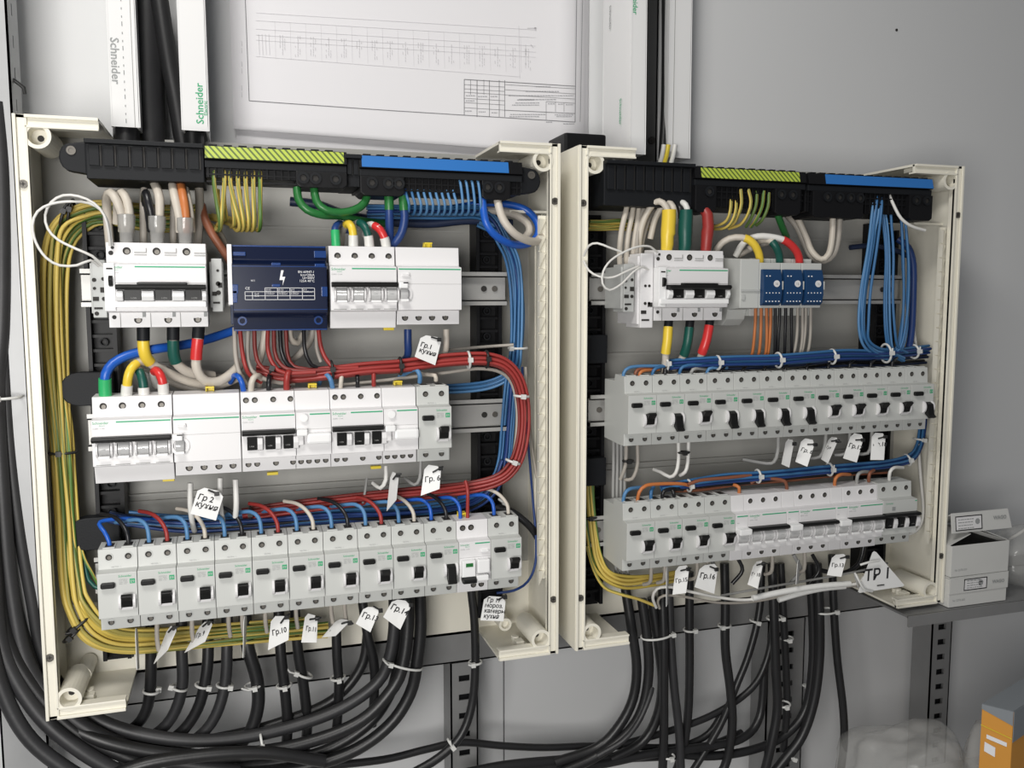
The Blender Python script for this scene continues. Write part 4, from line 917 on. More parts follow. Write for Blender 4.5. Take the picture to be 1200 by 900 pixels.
W('478,386,6 478,400,6 478,416,12 472,424,30', 4.2, 'blued', 'blue wire below the module at the end of the top row, left enclosure')
W('523,386,6 523,404,6 521,414,14 512,419,30', 3.4, 'beige', 'beige wire below the module at the end of the top row, left enclosure')
W('524,410,30 560,407,36 602,404,20', 1.8, 'beiged', 'thin grey wire stretched to the blue bundle, left enclosure')
# heavy conductors below the big breaker
for k, (s, sm, nm) in enumerate((('168,380,-6 168,397,-6 170,416,-4 180,428,4 204,440,14 236,450,24 262,448,34', 'yellow', 'yellow'), ('203,380,-6 203,397,-6 204,418,-2 210,429,2 224,437,10 250,440,24', 'teal', 'dark green'),
                             ('233,380,-6 232,397,-8 230,418,-6 231,434,-4 240,446,0 256,447,6 272,437,14 284,424,24', 'redb', 'red'))):
    W(s, 4.9, 'beige', 'heavy wire with %s sleeve below the large breaker, left enclosure' % nm, sleeves=((0, (.13, .18, .13)[k], 'blackg', 1.2, 'boot', 'black boot'), ((.13, .18, .13)[k], (.33, .46, .32)[k], sm, .9, 'sleeve', nm+' sleeve')))
for s, nm in (('200,424,40 230,437,38 255,443,38 285,436,44', 'upper'), ('158,426,20 186,430,24 214,444,26 240,452,26 262,450,26 285,440,30', 'lower'), ('170,430,34 200,447,38 228,456,38 262,458,34', 'lowest')):
    W(s, 4.2, 'beiged' if nm != 'lower' else 'beige', '%s grey beige wire sagging behind the heavy sleeved ones, left enclosure' % nm)
W('124,470,-6 123,452,-8 124,438,-10 132,426,-6 148,417,-2 166,412,2 188,408,6 216,404,24 245,397,36 278,386,46', 4.7, 'bluem', 'thick bright blue wire arching left into the middle row, left enclosure', sleeves=((.0, .13, 'greenb', 1.3, 'ferrule', 'bright green ferrule'),))
for s, m, sm, nm in (('148,468,-6 149,452,-8 151,438,-10 158,427,-6 170,424,4 192,432,14', 'beige', 'yellow', 'yellow'), ('169,466,-6 168,450,-6 165,438,-4 161,430,4 164,424,18', 'wgrey', 'teal', 'dark green'), ('192,464,-6 191,450,-8 188,440,-8 183,434,-2 179,440,10 184,452,24', 'wwire', 'redb', 'bright red')):
    W(s, 4.0, m, '%s sleeved wire on the four pole breaker, middle row of the left enclosure' % nm, sleeves=((0, .2, 'wwire', 1.4, 'ferrule', 'off-white ferrule'), (.2, .56, sm, .4, 'sleeve', nm+' sleeve')))
for k, (s, r, m, nm) in enumerate((('286,462,-4 284,450,-8 280,442,-6 275,440,6 270,448,22', 2.8, 'bluem', 'deep blue'), ('294,460,-4 295,448,-8 299,441,-6 305,442,6 304,452,20', 3.2, 'beige', 'beige'), ('315,460,-4 315,448,-8 316,440,2', 2.6, 'bwire', 'black'),
             ('336,460,-4 336,446,-8 338,436,-8 341,440,4 338,452,18', 3.3, 'red', 'thick red'), ('390,456,-4 388,446,-8 384,440,-6 377,440,6 374,450,20', 2.6, 'blue2', 'pale blue'), ('399,456,-4 400,444,-8 401,437,0 400,446,16', 2.4, 'beige', 'thin beige'),
             ('419,454,-4 419,444,-8 418,437,2', 2.2, 'bwire', 'thin black'), ('438,452,-4 438,440,-8 438,434,0', 2.4, 'red', 'thin red'), ('492,448,-4 492,440,-8 488,433,-6 480,435,4 468,442,24', 2.6, 'blue2', 'rightmost pale blue'), ('511,446,-4 510,440,-6 503,439,4 490,438,18', 2.4, 'beige', 'rightmost beige'))):
    W(s, r, m, '%s wire entering the top of the middle row, left enclosure' % nm)
for k, (s, r, nm) in enumerate((('223,566,0 223,590,0 225,610,6 228,622,20', 2.8, 'left white wire under the second module of the middle row'), ('258,560,2 258,590,2 261,612,10', 2.8, 'white wire just right of the kitchen tag numbered two'), ('276,562,0 277,590,-2 276,606,2', 2.9, 'white wire standing right of the second kitchen tag'),
                ('452,546,0 452,562,-2 446,572,2 437,566,14', 2.3, 'hooked white wire under the sixth device of the middle row'), ('493,540,0 492,560,-2 486,568,4 474,560,16', 1.9, 'thin hooked grey wire right of the narrow tag'), ('430,560,26 428,575,20 425,590,22', 1.4, 'thin grey wire left of the narrow tag'))):
    W(s, r, 'wwire' if k < 4 else 'wgrey', nm+', left enclosure')
W('612,430,24 614,470,26 619,520,28 624,580,30 628,630,24 627,662,14 618,682,4 602,692,0 582,695,4', 1.5, 'blued', 'single blue wire running down the right wall to the last breaker, left enclosure')
W('616,430,34 618,470,34 623,520,38 629,560,40', 1.8, 'beige', 'single beige wire along the right wall, left enclosure')
W('582,595,40 600,600,30 622,618,24 636,640,40', 4.5, 'bwire', 'black wire end bulging right of the bottom row, left enclosure')
for k, (u, v) in enumerate(((184, 738), (225, 730), (268, 722), (284, 720), (311, 717), (347, 712), (388, 706), (404, 704))):
    W('%g,%g,0 %g,%g,0 %g,%g,4' % (u, v-8, u, v+10, u+2, v+24), 2.3, 'beiged', '%s short grey wire end from the left below the bottom row, left enclosure' % ORD[k], 'short grey wire ends below the bottom row of the left enclosure')

# ------------------------------------------------------------------ wiring, right enclosure
bundle(pts('690,262,50 706,262,50 722,261,50 734,262,56 760,262,70'), 6, 2.1, ['yy', 'yy', 'yd'], 9, 'yellow earth wire crossing at the top left of the right enclosure', 'earth wires crossing the top left of the right enclosure', seed=2)
for k, s in enumerate(('738,222,20 734,245,10 728,272,6 726,300,12 728,325,24', '744,222,22 741,250,14 736,276,10 734,300,14 735,325,26', '749,226,24 748,250,18 744,276,14 741,300,18 742,318,26', '762,232,24 752,250,18 747,276,12 746,300,16', '768,240,28 758,262,20 752,285,18 750,306,22')):
    W(s, 3.3, 'beige' if k < 3 else 'beiged', '%s of five upright beige wires left of the yellow sleeve, right enclosure' % ORD[k])
W('784,262,-6 783,248,-10 777,238,-8 768,237,0 757,252,8 750,275,12 748,304,18', 3.9, 'beige', 'left beige wire arching into the yellow sleeve, right enclosure')
W('790,262,-4 790,248,-8 786,239,-4 778,240,6 768,256,14 762,280,18', 3.9, 'beige', 'right beige wire arching into the yellow sleeve, right enclosure')
def sleeve(s, rs, m, label):
    P = [at(*p) for p in pts(s)]; o = MB().tube(P, rs, 14).build('heat_shrink_sleeve', m, org=tuple(P[0])); tag(o, label, 'sleeve')
sleeve('784,246,-8 784,254,-8 783,268,-8 783,273,-8 782,277,-8 782,286,-8 781,294,-6', [8.2, 8.4, 8.4, 8.6, 7.6, 7.4, 6.6], 'yellow', 'yellow heat shrink sleeve over the large breaker, right enclosure')
sleeve('804,246,-8 804,254,-8 803,268,-8 803,273,-8 803,277,-8 803,286,-8 802,294,-6', [7.4, 8.2, 8.4, 8.6, 8.0, 7.8, 7.0], 'teal', 'dark green heat shrink sleeve over the large breaker, right enclosure')
sleeve('820,241,2 825,245,-4 829,252,-8 830,266,-8 829,272,-8 828,284,-8 827,294,-6', [4.6, 6, 6.6, 6.8, 7.2, 6.6, 6.2], 'red', 'red heat shrink sleeve over the large breaker, right enclosure')
W('806,256,-6 805,244,-8 801,238,-4 795,238,8 790,248,20', 3.6, 'wwire', 'white wire entering the dark green sleeve, right enclosure')
W('798,256,-4 797,244,-4 793,240,4 788,250,20', 3.4, 'bwire', 'black wire entering the dark green sleeve, right enclosure')
W('826,250,-6 824,243,-4 818,240,4 812,248,20', 3.6, 'wwire', 'white wire entering the red sleeve, right enclosure')
for k, (s, sm, nm) in enumerate((('890,314,-2 890,300,-6 885,288,-8 876,280,-6 862,278,0 848,283,8 838,296,16 834,316,24', 'yellow', 'yellow'), ('914,312,-2 913,298,-6 908,287,-8 902,282,-2 890,282,10 878,292,20', 'teal', 'dark green'), ('937,312,-2 936,300,-6 930,290,-8 920,282,-8 906,278,-4 888,277,2 872,284,10 862,300,20', 'redb', 'red'))):
    W(s, 4.0, 'beige' if k != 2 else 'wwire', '%s sleeved wire arching into the blue distribution blocks, right enclosure' % nm, sleeves=((0, (.42, .5, .40)[k], sm, .8, 'sleeve', nm+' sleeve'),))
W('866,300,24 872,296,20 884,290,20 902,284,24', 3.4, 'beiged', 'grey beige wire crossing behind the sleeved arches, right enclosure')
for k, (s, lab) in enumerate((('928,244,40 936,258,30 944,276,24 951,294,18 962,304,12 971,298,6 975,280,2 976,256,0 977,236,4', 'left'), ('922,252,46 934,266,36 942,284,30 952,302,24 966,306,16 977,298,10 982,280,6 984,256,4 985,236,8', 'right'))):
    W(s, 4.0, 'beige' if k == 0 else 'beiged', '%s of two thick beige wires dipping below the neutral block, right enclosure' % lab)
W('905,232,20 910,248,10 916,264,14 922,278,24', 4.2, 'green', 'thick green wire beside the earth wires, right enclosure')
for k, (s, m) in enumerate((('857,228,0 856,246,-6 852,258,0 842,264,14 826,266,40', 'yy'), ('863,230,0 862,248,-6 856,262,0 846,268,14 828,268,42', 'yy'), ('868,222,-4 869,238,-8 866,250,-4 860,262,8 850,266,24', 'yy'), ('877,222,-4 880,236,-10 877,250,-6 868,263,6 854,268,24', 'yy'),
                        ('887,224,-2 886,240,-6 880,256,0 874,266,12', 'yd'), ('895,224,-4 893,242,-8 886,258,-2 880,266,12', 'yg'), ('901,226,-4 900,242,-8 893,258,-2 886,264,10', 'yd'))):
    W(s, 1.9, m, '%s earth wire looping out of the striped terminal block, right enclosure' % ORD[k], 'earth wires looping out of the striped block, right enclosure')
for s, nm in (('770,296,-18 762,289,-24 748,289,-28 732,295,-30 716,305,-32 707,318,-34 706,332,-34 714,340,-34 728,333,-32 742,319,-28 752,313,-24 760,316,-16', 'large closed'), ('684,300,-6 690,288,-16 700,285,-24 714,290,-28 728,295,-28', 'upper open'), ('684,306,-6 690,317,-16 702,324,-24 718,325,-28 734,318,-28 748,312,-24', 'lower open')):
    W(s, 1.25, 'wwire', 'thin white wire making the %s loop left of the large breaker, right enclosure' % nm)
for k, (s, sm, nm) in enumerate((('784,372,-6 783,384,-8 782,400,-8 780,414,-6 780,428,-2 779,438,2', 'yellow', 'yellow'), ('809,372,-6 808,384,-8 806,400,-8 803,412,-4 798,422,4 790,432,20', 'teal', 'dark green'), ('833,370,-6 831,382,-8 828,398,-8 824,410,-6 820,420,2 814,432,16', 'redb', 'red'))):
    W(s, 4.3, 'beige', 'heavy wire with %s sleeve below the large breaker, right enclosure' % nm, sleeves=((0, .16, 'blackg', .9, 'boot', 'black boot'), (.16, .62, sm, 1.4, 'sleeve', nm+' sleeve')))
for k in range(12):
    if k < 4: u, m, nm, e = 886+k*5.8, 'orange', 'orange brown', -2
    elif k < 8: u, m, nm, e = 908+(k-4)*6.2, 'bwire', 'black', -1
    else: u, m, nm, e = 935+(k-8)*5, 'beiged', 'grey beige', -3
    j = ((k*37) % 5)-2
    W('%g,356,-4 %g,375,-2 %g,395,0 %g,412,4 %g,424,10' % (u+j*.3, u+j*.4, u-.5+j*.8, u+e+j, u+e*2.5+j), 1.9, m, '%s %s wire from the left hanging from the blue blocks, right enclosure' % (ORD[k % 4], nm), '%s wires under the blue distribution blocks' % nm)
bundle(pts('1028,226,0 1026,250,-6 1020,290,-8 1013,340,-8 1010,380,-6 1014,402,-4 1028,414,0 1046,417,6'), 6, 1.75, ['blue', 'blue', 'blue2'], 8, 'blue wire in the left part of the long drop, right enclosure', 'blue wires dropping left, right enclosure', seed=21, squash=.5, jit=.5)
bundle(pts('1036,230,4 1040,262,0 1043,300,-2 1042,350,0 1044,390,2 1048,410,6 1060,418,12'), 5, 1.7, ['blue', 'blue2'], 8, 'blue wire in the middle of the long drop, right enclosure', 'blue wires dropping in the middle, right enclosure', seed=22, squash=.5, jit=.7)
bundle(pts('1056,236,4 1058,270,2 1060,310,4 1060,350,6 1058,385,6 1052,408,8 1040,416,12'), 4, 1.7, ['blue'], 7, 'blue wire in the right part of the long drop, right enclosure', 'blue wires dropping right, right enclosure', seed=23, squash=.6, jit=.5)
W('1052,280,44 1064,290,36 1070,310,30 1070,350,28 1068,390,24 1064,412,20', 4.6, 'blued', 'thick dark blue cable right of the blue drop, right enclosure')
W('996,290,60 1020,288,56 1046,292,50 1064,300,44', 3.6, 'dark', 'dark cable crossing behind the blue drop, right enclosure')
W('1067,350,40 1071,385,36 1074,412,30', 2, 'wwire', 'thin white wire right of the blue drop, right enclosure')
W('1042,228,-2 1048,242,-8 1056,256,-12 1068,265,-14 1084,270,-14', 2.0, 'wwire', 'white wire sticking out right from the neutral block, right enclosure')
bundle(pts('1088,410,30 1062,413,16 1030,416,2 990,416,-6 950,419,-10 905,422,-10 860,423,-8 820,425,-4 780,428,4'), 7, 1.85, ['blue', 'blue', 'blued'], 6.5, 'blue wire in the harness over the middle row, right enclosure', 'blue harness over the middle row, right enclosure', seed=31, squash=.8, jit=.2)
bundle(pts('1085,420,36 1040,424,30 990,424,26 930,430,24 860,434,24 790,436,24'), 4, 1.9, ['bwire', 'dark'], 6, 'black wire behind the blue harness of the middle row, right enclosure', 'black wires behind the blue harness, right enclosure', seed=32)
for s, m, nm in (('730,446,-4 731,437,-8 737,431,-8 752,429,-6 785,429,-2', 'blue2', 'leftmost blue'), ('744,444,-4 745,436,-8 751,432,-6 770,430,2', 'brown', 'left brown'), ('749,444,-6 750,437,-10 756,434,-8 772,433,2', 'orange', 'orange brown'),
                 ('764,442,-4 766,434,-8 773,430,-6 788,429,0', 'blue', 'second blue'), ('779,442,-4 780,433,-6 783,428,4', 'bwire', 'thick black'), ('796,440,-4 798,432,-8 806,428,-8 830,427,-4', 'blue', 'third blue'), ('809,439,-4 812,433,-8 819,432,-4 834,434,6', 'wgrey', 'grey'), ('828,438,-4 831,432,-8 839,431,-6 852,431,2', 'blue2', 'fourth blue')):
    W(s, 2.0 if m != 'bwire' else 3.2, m, '%s wire entering the top of the middle row, right enclosure' % nm)
for k in range(9):
    u = 845+k*25
    W('%g,%g,-4 %g,%g,-5 %g,%g,4' % (u, 440-k*1.0, u+1, 433-k*1.1, u+6, 429-k*1.2), 1.9, 'bwire', '%s short black wire from the left atop the middle row, right enclosure' % ORD[k], 'short black wires over the middle row, right enclosure')
bundle(pts('1082,470,40 1080,500,34 1076,522,26 1066,536,18 1040,543,10 1000,547,4 950,551,0 900,556,-2 850,560,0 800,567,4 775,571,8'), 6, 1.8, ['blue', 'blued', 'blue'], 5.5, 'blue wire in the harness over the bottom row, right enclosure', 'blue harness over the bottom row, right enclosure', seed=41, squash=.8, jit=.2)
bundle(pts('1040,552,30 980,556,24 920,561,18 870,566,14 820,571,10 790,574,8'), 3, 2.0, ['bwire', 'brown'], 4.5, {'bwire': 'black wire under the lower blue harness, right enclosure', 'brown': 'brown wire under the lower blue harness, right enclosure'}, 'dark wires under the blue harness of the bottom row, right enclosure', seed=42)
for s, m, nm in (('730,590,-4 732,579,-8 738,573,-6 752,571,4', 'blue2', 'left blue'), ('747,588,-6 749,577,-10 757,569,-10 775,567,-8 798,567,-6 812,570,0', 'orange', 'bright orange brown'), ('763,586,-4 763,576,-6 766,571,2', 'blue', 'second blue'), ('776,586,-4 777,577,-8 785,573,-4 800,574,4', 'bwire', 'left black'), ('790,584,-4 789,576,-6 784,573,2', 'bwire', 'right black'),
                 ('806,568,-8 820,563,-8 850,560,-6 880,557,-2', 'brown', 'crossing brown'), ('866,578,-4 866,571,-7 860,568,0', 'orange', 'short orange'), ('922,574,-4 921,566,-8 914,562,-6 890,561,0 880,566,6', 'brown', 'arched brown'), ('978,570,-4 979,561,-8 985,556,-6 996,556,4', 'orange', 'right orange'), ('1004,566,-4 1005,557,-8 1010,553,-4 1020,553,6', 'wgrey', 'arched grey'), ('1018,564,-4 1019,555,-8 1024,551,0', 'brown', 'rightmost brown'), ('1042,562,-4 1043,553,-8 1048,548,-6 1058,548,4', 'wwire', 'white')):
    W(s, 2.2, m, '%s wire entering the top of the bottom row, right enclosure' % nm)
for k, (s, m, nm) in enumerate((('795,516,0 795,540,-2 792,554,-2 785,559,4 774,553,16 766,550,26', 'wwire', 'left'), ('807,516,0 806,542,-2 803,553,-2 797,557,6', 'wwire', 'second'), ('734,520,10 733,545,8 727,562,14', 'beiged', 'far left'), ('747,520,6 747,545,4 741,561,8 732,562,16', 'beiged', 'next far left'),
                 ('912,512,0 911,530,-2 907,541,0 898,543,6 870,538,18', 'wgrey', 'third'), ('968,508,0 966,524,-2 961,535,0 950,537,8', 'wgrey', 'fourth'), ('996,506,0 995,522,0 990,532,4 978,533,12', 'wgrey', 'fifth'), ('1022,504,0 1021,520,0 1017,531,4 1005,532,12', 'wgrey', 'sixth'))):
    W(s, 2.3, m, '%s pale wire hooking down under the middle row, right enclosure' % nm)
for k in range(4):
    u = 719+k*4.5; W('%g,512,50 %g,545,50 %g,585,50 %g,660,50 %g,680,46' % (u, u, u-.5, u+2, u+6), 2.1, 'wgrey', '%s grey wire standing behind the left row ends, right enclosure' % ORD[k], 'grey wires behind the left end of the rows, right enclosure')
bundle(pts('688,540,50 690,590,46 694,630,42 699,655,38 710,674,34 732,682,34 762,680,40 800,674,50'), 7, 2.0, ['yy', 'yg', 'yy', 'yd'], 7, 'earth wire curving round the lower left corner, right enclosure', 'earth wires round the lower left corner, right enclosure', seed=51)
W('688,640,40 696,668,34 708,688,30 726,696,26 748,702,24 768,710,26', 2.0, 'yy', 'lowest yellow earth wire reaching the first black cable, right enclosure')
W('769,712,22 765,700,14 770,690,8 786,688,4 812,694,2 842,700,0 868,703,0 890,701,-2 925,693,-4 965,688,-8 1004,684,-12 1012,676,-12', 1.9, 'wwire', 'upper white wire looping from the black cables to the triangular tag, right enclosure')
W('773,713,26 771,704,20 778,698,12 800,699,8 840,706,6 872,706,4 900,702,2 940,693,-4 985,688,-8 1006,686,-10', 1.7, 'beiged', 'lower grey white wire looping from the black cables, right enclosure')
W('882,701,-4 920,693,-7 960,687,-9 996,684,-11', 4.0, 'tape', 'upper white taped splice beside the triangular tag, right enclosure', name='taped_splice', cat='taped splice')
W('912,703,-1 935,696,-4 962,690,-7 990,687,-9', 3.8, 'tape', 'lower white taped splice beside the triangular tag, right enclosure', name='taped_splice', cat='taped splice')
W('845,698,20 900,688,18 960,678,16 1012,668,14 1040,660,20', 1.6, 'wgrey', 'thin grey wire rising behind the taped splices, right enclosure')
for k, (u, v) in enumerate(((763, 664), (779, 662), (817, 658), (829, 656), (905, 652), (943, 650))):
    W('%g,%g,0 %g,%g,-2 %g,%g,2 %g,%g,10' % (u, v-4, u, v+12, u-2, v+19, u-9, v+21), 2.4, 'beiged', '%s short hooked grey wire from the left below the bottom row, right enclosure' % ORD[k], 'short hooked wires below the bottom row of the right enclosure')
W('1076,520,30 1079,560,34 1082,600,34 1076,620,30 1060,628,34', 2.2, 'wwire', 'white wire hugging the right wall, right enclosure')
W('1014,604,40 1012,640,36 1005,662,34 985,672,40 960,668,50', 3.2, 'bwire', 'black wire curving behind the tag reading thirteen, right enclosure')
for k, u in enumerate((830, 862, 930, 952)):
    W('%g,650,30 %g,668,26 %g,684,30' % (u, u+8, u-4), 2.6, 'bwire' if k % 2 else 'wgrey', '%s short %s wire in the gap under the bottom row, right enclosure' % (ORD[k//2], 'black' if k % 2 else 'grey'), 'short wires in the gap under the bottom row, right enclosure')

# ------------------------------------------------------------------ heavy black cables
BL = [  # (path, radius, material, what sets it apart)
 ('177,700,70 177,766,64 176,806,64 170,836,66 152,856,70 118,868,72 80,862,74', 6.0, 'cable', 'first black cable from the left under the left enclosure'),
 ('213,700,70 213,762,62 214,800,60 206,832,60 188,856,62 156,872,64 112,874,66 66,852,66', 6.2, 'cableg', 'second black cable from the left under the left enclosure'),
 ('243,700,70 244,760,60 241,796,56 231,832,56 210,860,58 176,878,60 120,884,62', 6.2, 'cable', 'third black cable from the left under the left enclosure'),
 ('266,700,70 266,758,58 264,800,54 253,838,52 232,864,54 196,882,56 140,890,60', 6.2, 'cableg', 'fourth black cable from the left under the left enclosure'),
 ('286,700,70 290,755,58 301,796,54 302,830,52 290,862,52 264,884,54 220,896,56', 7.2, 'cable', 'fifth black cable from the left, bulging right, under the left enclosure'),
 ('326,700,70 329,765,60 334,810,58 337,850,58 334,890,60', 6.0, 'cable', 'sixth black cable from the left under the left enclosure'),
 ('345,700,70 349,760,66 356,805,66 360,850,66 356,890,66', 6.0, 'cable', 'seventh black cable from the left under the left enclosure'),
 ('394,735,62 395,770,60 397,800,60 396,836,62 392,880,64', 5.6, 'cable', 'eighth black cable, alone below the folded tag, left enclosure'),
 ('424,700,66 431,745,60 438,775,60 439,806,62 436,850,66', 5.6, 'cable', 'black cable below the tag reading thirteen, left enclosure'),
 ('462,690,50 462,735,46 456,772,44 442,800,44 400,830,42 340,852,40 270,866,36 200,866,36 130,850,44 84,820,60 51,770,66 37,700,66 23,620,66 11,520,66 3,400,66', 7.0, 'cableg', 'upper big cable sweeping from the tag numbered fourteen to the left edge'),
 ('478,690,44 478,735,40 473,775,36 462,804,34 424,844,30 360,870,28 280,884,26 200,884,24 120,868,26 66,838,40 40,790,54 15,700,60 1,600,60 -13,480,60 -21,360,60', 7.2, 'cable', 'second big cable sweeping left under the left enclosure'),
 ('492,690,48 493,735,46 489,775,44 481,812,44 456,850,42 410,882,40 340,902,40 260,908,40', 7.2, 'cable', 'third big cable sweeping left, outer one of the group by the tag numbered fourteen'),
 ('470,690,60 470,740,58 466,780,58 456,815,58 430,850,56 380,880,54 310,896,52 230,900,50', 6.6, 'cable', 'big cable hidden behind the sweeping group, left enclosure'),
 ('552,690,58 556,730,56 557,780,54 553,826,52 540,862,48 514,888,44 480,908,40', 5.2, 'cable', 'single black cable beside the slotted strut below the left enclosure'),
 ('850,830,78 830,860,76 800,874,76 770,876,76 700,874,78 640,876,80 590,874,82 540,870,84 500,878,82 450,890,80 380,898,76', 4.6, 'cable', 'thin horizontal black cable crossing between the two groups'),
 ('870,860,72 830,876,70 790,884,66 720,888,66 650,892,64 590,898,62 540,908,60', 6.6, 'cable', 'lower horizontal black cable leaving the right group'),
 ('-4,120,66 2,200,64 3,300,62 2,380,62 -3,460,60 3,580,56 13,690,52 33,780,44 78,836,36 130,868,30 200,892,26 280,904,24', 7.6, 'cableg', 'big cable with painted grey sheen along the far left edge curving right at the bottom'),
 ('4,130,84 6,240,82 9,330,80 12,420,78 19,500,76 25,600,74 35,700,72 53,780,66 92,836,58 140,872,50 210,894,44', 6.6, 'cable', 'big cable tight against the left side of the left enclosure'),
 ('-15,560,46 -9,660,42 3,760,36 40,830,28 90,876,20 150,910,16 230,940,14', 7.8, 'cableg', 'outermost cable with painted grey sheen in the lower left corner'),
 ('-19,720,30 0,800,24 30,860,18 76,900,14 140,935,12', 7.6, 'cableg', 'lowest cable cutting the lower left corner of the picture'),
 ('-8,120,96 -4,240,94 -1,300,84 5,400,82 13,520,80 23,640,78 39,740,74 76,816,68 120,856,66 190,872,60 260,864,62 330,846,66 390,820,70 424,780,72 432,730,74', 6.0, 'cable', 'rearmost big cable running down the left edge'),
 ('60,950,6 150,902,8 230,886,12 310,882,16 380,892,20', 7.0, 'cable', 'big cable nearest the bottom edge left of centre'),
 ('-31,200,60 -25,330,58 -21,430,56 -15,540,52 -7,640,48 5,740,42 44,812,36 96,862,30 170,896,26', 7.0, 'cable', 'big cable partly cut by the left picture edge'),
 # right group
 ('733,690,70 740,735,62 746,780,58 742,818,56 726,850,56 700,876,58 650,894,60', 6.4, 'cable', 'leftmost black cable of the right group'),
 ('752,702,60 758,745,54 760,790,52 752,832,50 732,862,50 696,888,52 650,908,54', 6.4, 'cable', 'second black cable of the right group'),
 ('764,700,66 771,750,60 776,800,58 770,840,58 752,870,60 716,890,62', 6.4, 'cable', 'third black cable of the right group'),
 ('776,690,58 778,750,50 778,810,48 778,860,48 776,910,50', 5.8, 'cable', 'fourth, straight black cable of the right group'),
 ('784,690,64 786,750,58 790,805,54 796,860,52 798,910,50', 5.6, 'cableg', 'fifth black cable of the right group, leaning right'),
 ('808,670,66 808,730,62 808,790,60 806,840,60 800,880,62 790,910,64', 5.6, 'cable', 'shiny straight black cable behind the tag numbered sixteen'),
 ('849,660,66 850,710,60 850,760,56 856,810,54 858,850,54 852,890,56 842,912,56', 6.0, 'cable', 'black cable hanging alone right of the tag numbered sixteen'),
 ('893,660,70 890,715,64 878,765,60 862,806,58 846,846,58 824,884,60 806,912,62', 4.8, 'cable', 'slanting black cable crossing behind the straight one'),
 ('908,690,72 906,730,70 900,768,68 886,800,66 862,822,66 826,842,66 780,858,68 730,872,70', 4.6, 'cable', 'slanting black cable curving far left through the right group'),
 ('905,660,58 907,720,50 909,780,46 911,830,44 904,872,42 894,912,42', 6.2, 'cable', 'thick straight cable left of the slotted strut, right group'),
 ('915,660,66 918,720,60 921,780,58 922,830,60 918,880,62', 5.0, 'cable', 'thin straight cable over the slotted strut, right group'),
 ('957,660,60 960,715,54 960,770,52 954,820,50 940,862,50 918,892,52 900,914,54', 6.8, 'cable', 'bowed thick cable right of the slotted strut'),
 ('948,660,66 952,720,62 952,780,60 944,830,60 922,860,60 884,878,62 830,886,64 770,880,66', 5.8, 'cable', 'thick cable curving left across the bottom of the right group'),
 ('975,650,60 977,710,54 981,770,50 988,830,48 989,870,48 984,912,50', 5.4, 'cable', 'rightmost black cable, hanging alone'),
 ('700,886,44 730,868,40 748,846,36 760,820,40 764,806,48', 3.4, 'cableg', 'thin grey curve painting a highlight in front of the right group'),  # grey tube added as a highlight along the cables
 ('560,908,60 640,900,60 700,896,60 760,884,58 820,876,58 868,866,62 890,840,70 896,780,76', 5.6, 'cable', 'horizontal cable at the bottom of the right group'),
]
for s, r, m, lb in BL: W(s, r, m, lb, name='black_cable', cat='cable', n=12, step=8)

# ------------------------------------------------------------------ handwritten tags
def card(label, q, lines, size, x0=.1, y0=.5, tri=False, tie=(.5, .9), tang=.3, bold=.022):
    """q = top-left, top-right, bottom-right, bottom-left as (u,v,depth); lines of marker writing"""
    TL, TR, BR, BLc = [at(*p) for p in q]
    e1 = ((BR-BLc)+(TR-TL)); wd = e1.length/2; e1.normalize(); up = ((TL-BLc)+(TR-BR)); up -= e1*up.dot(e1); ht = up.length/2; up.normalize()
    n = up.cross(e1)                                   # away from the viewer
    if n.y < 0: n = -n
    def S(a, b): return BLc.lerp(BR, a).lerp(TL.lerp(TR, a), b)
    out = [(0, 0), (1, 0), (1, .84), (.78, 1), (.22, 1), (0, .84)] if not tri else [(0, .03), (.03, 0), (.97, 0), (1, .03), (.54, .97), (.5, 1), (.46, .97)]
    if tri:
        def S(a, b): return BLc+(BR-BLc)*a+((TL+TR)/2-(BLc+BR)/2)*b
    P = [S(a, b) for a, b in out]; k = len(P)
    mb = MB().add([p for p in P]+[p+n*.5 for p in P], [tuple(range(k)), tuple(range(2*k-1, k-1, -1))]+[(i, i+k, (i+1) % k+k, (i+1) % k) for i in range(k)])
    o = mb.build('group_tag' if not tri else 'triangular_tag', 'tag', org=tuple(BLc)); tag(o, label, 'tag')
    if lines:
        t = bpy.data.objects.new('handwriting', text_mesh(lines, size, 'pen', bold=bold, shear=.12)); C.objects.link(t); t.parent = o
        p = S(x0, y0)-BLc-n*.3; Y = up.cross(e1)
        t.matrix_local = Matrix(((e1.x, Y.x, up.x, p.x/1000), (e1.y, Y.y, up.y, p.y/1000), (e1.z, Y.z, up.z, p.z/1000), (0, 0, 0, 1)))
    if tie:
        c = S(*tie)-BLc; d = (e1*math.cos(tang)+up*math.sin(tang))
        MB().tube([c-d*6-n*1.5, c-n*1.8, c+d*5-n*1.5, c+d*6+n*3], 1.0, 6).box(c.x+d.x*3-2, c.x+d.x*3+2.5, c.y-4, c.y-1, c.z+d.z*3-2, c.z+d.z*3+2).build('tag_tie', 'tieb', o)
    return o
G = '\u0413\u0440'   # the group abbreviation written on the tags
kit = '\u043a\u0443\u0445\u043d\u044f'
card('tag reading group one kitchen, hanging under the top row of the left enclosure', [(494,392,-8), (518,396,-8), (510,428,-14), (486,418,-14)], G+'.1\n'+kit, 7.0, .08, .50, tie=(.72, .93), tang=0)
card('tag reading group two kitchen, hanging under the middle row of the left enclosure', [(233,570,-12), (263,577,-12), (253,610,-16), (223,602,-16)], G+' 2\n'+kit, 8.0, .07, .56, tie=(.6, .92), tang=-.15)
card('blank looking tag seen nearly edge-on under the middle row of the left enclosure', [(458,552,-2), (467,556,-20), (464,586,-22), (453,599,-4)], '', 6, tie=(.8, .9))
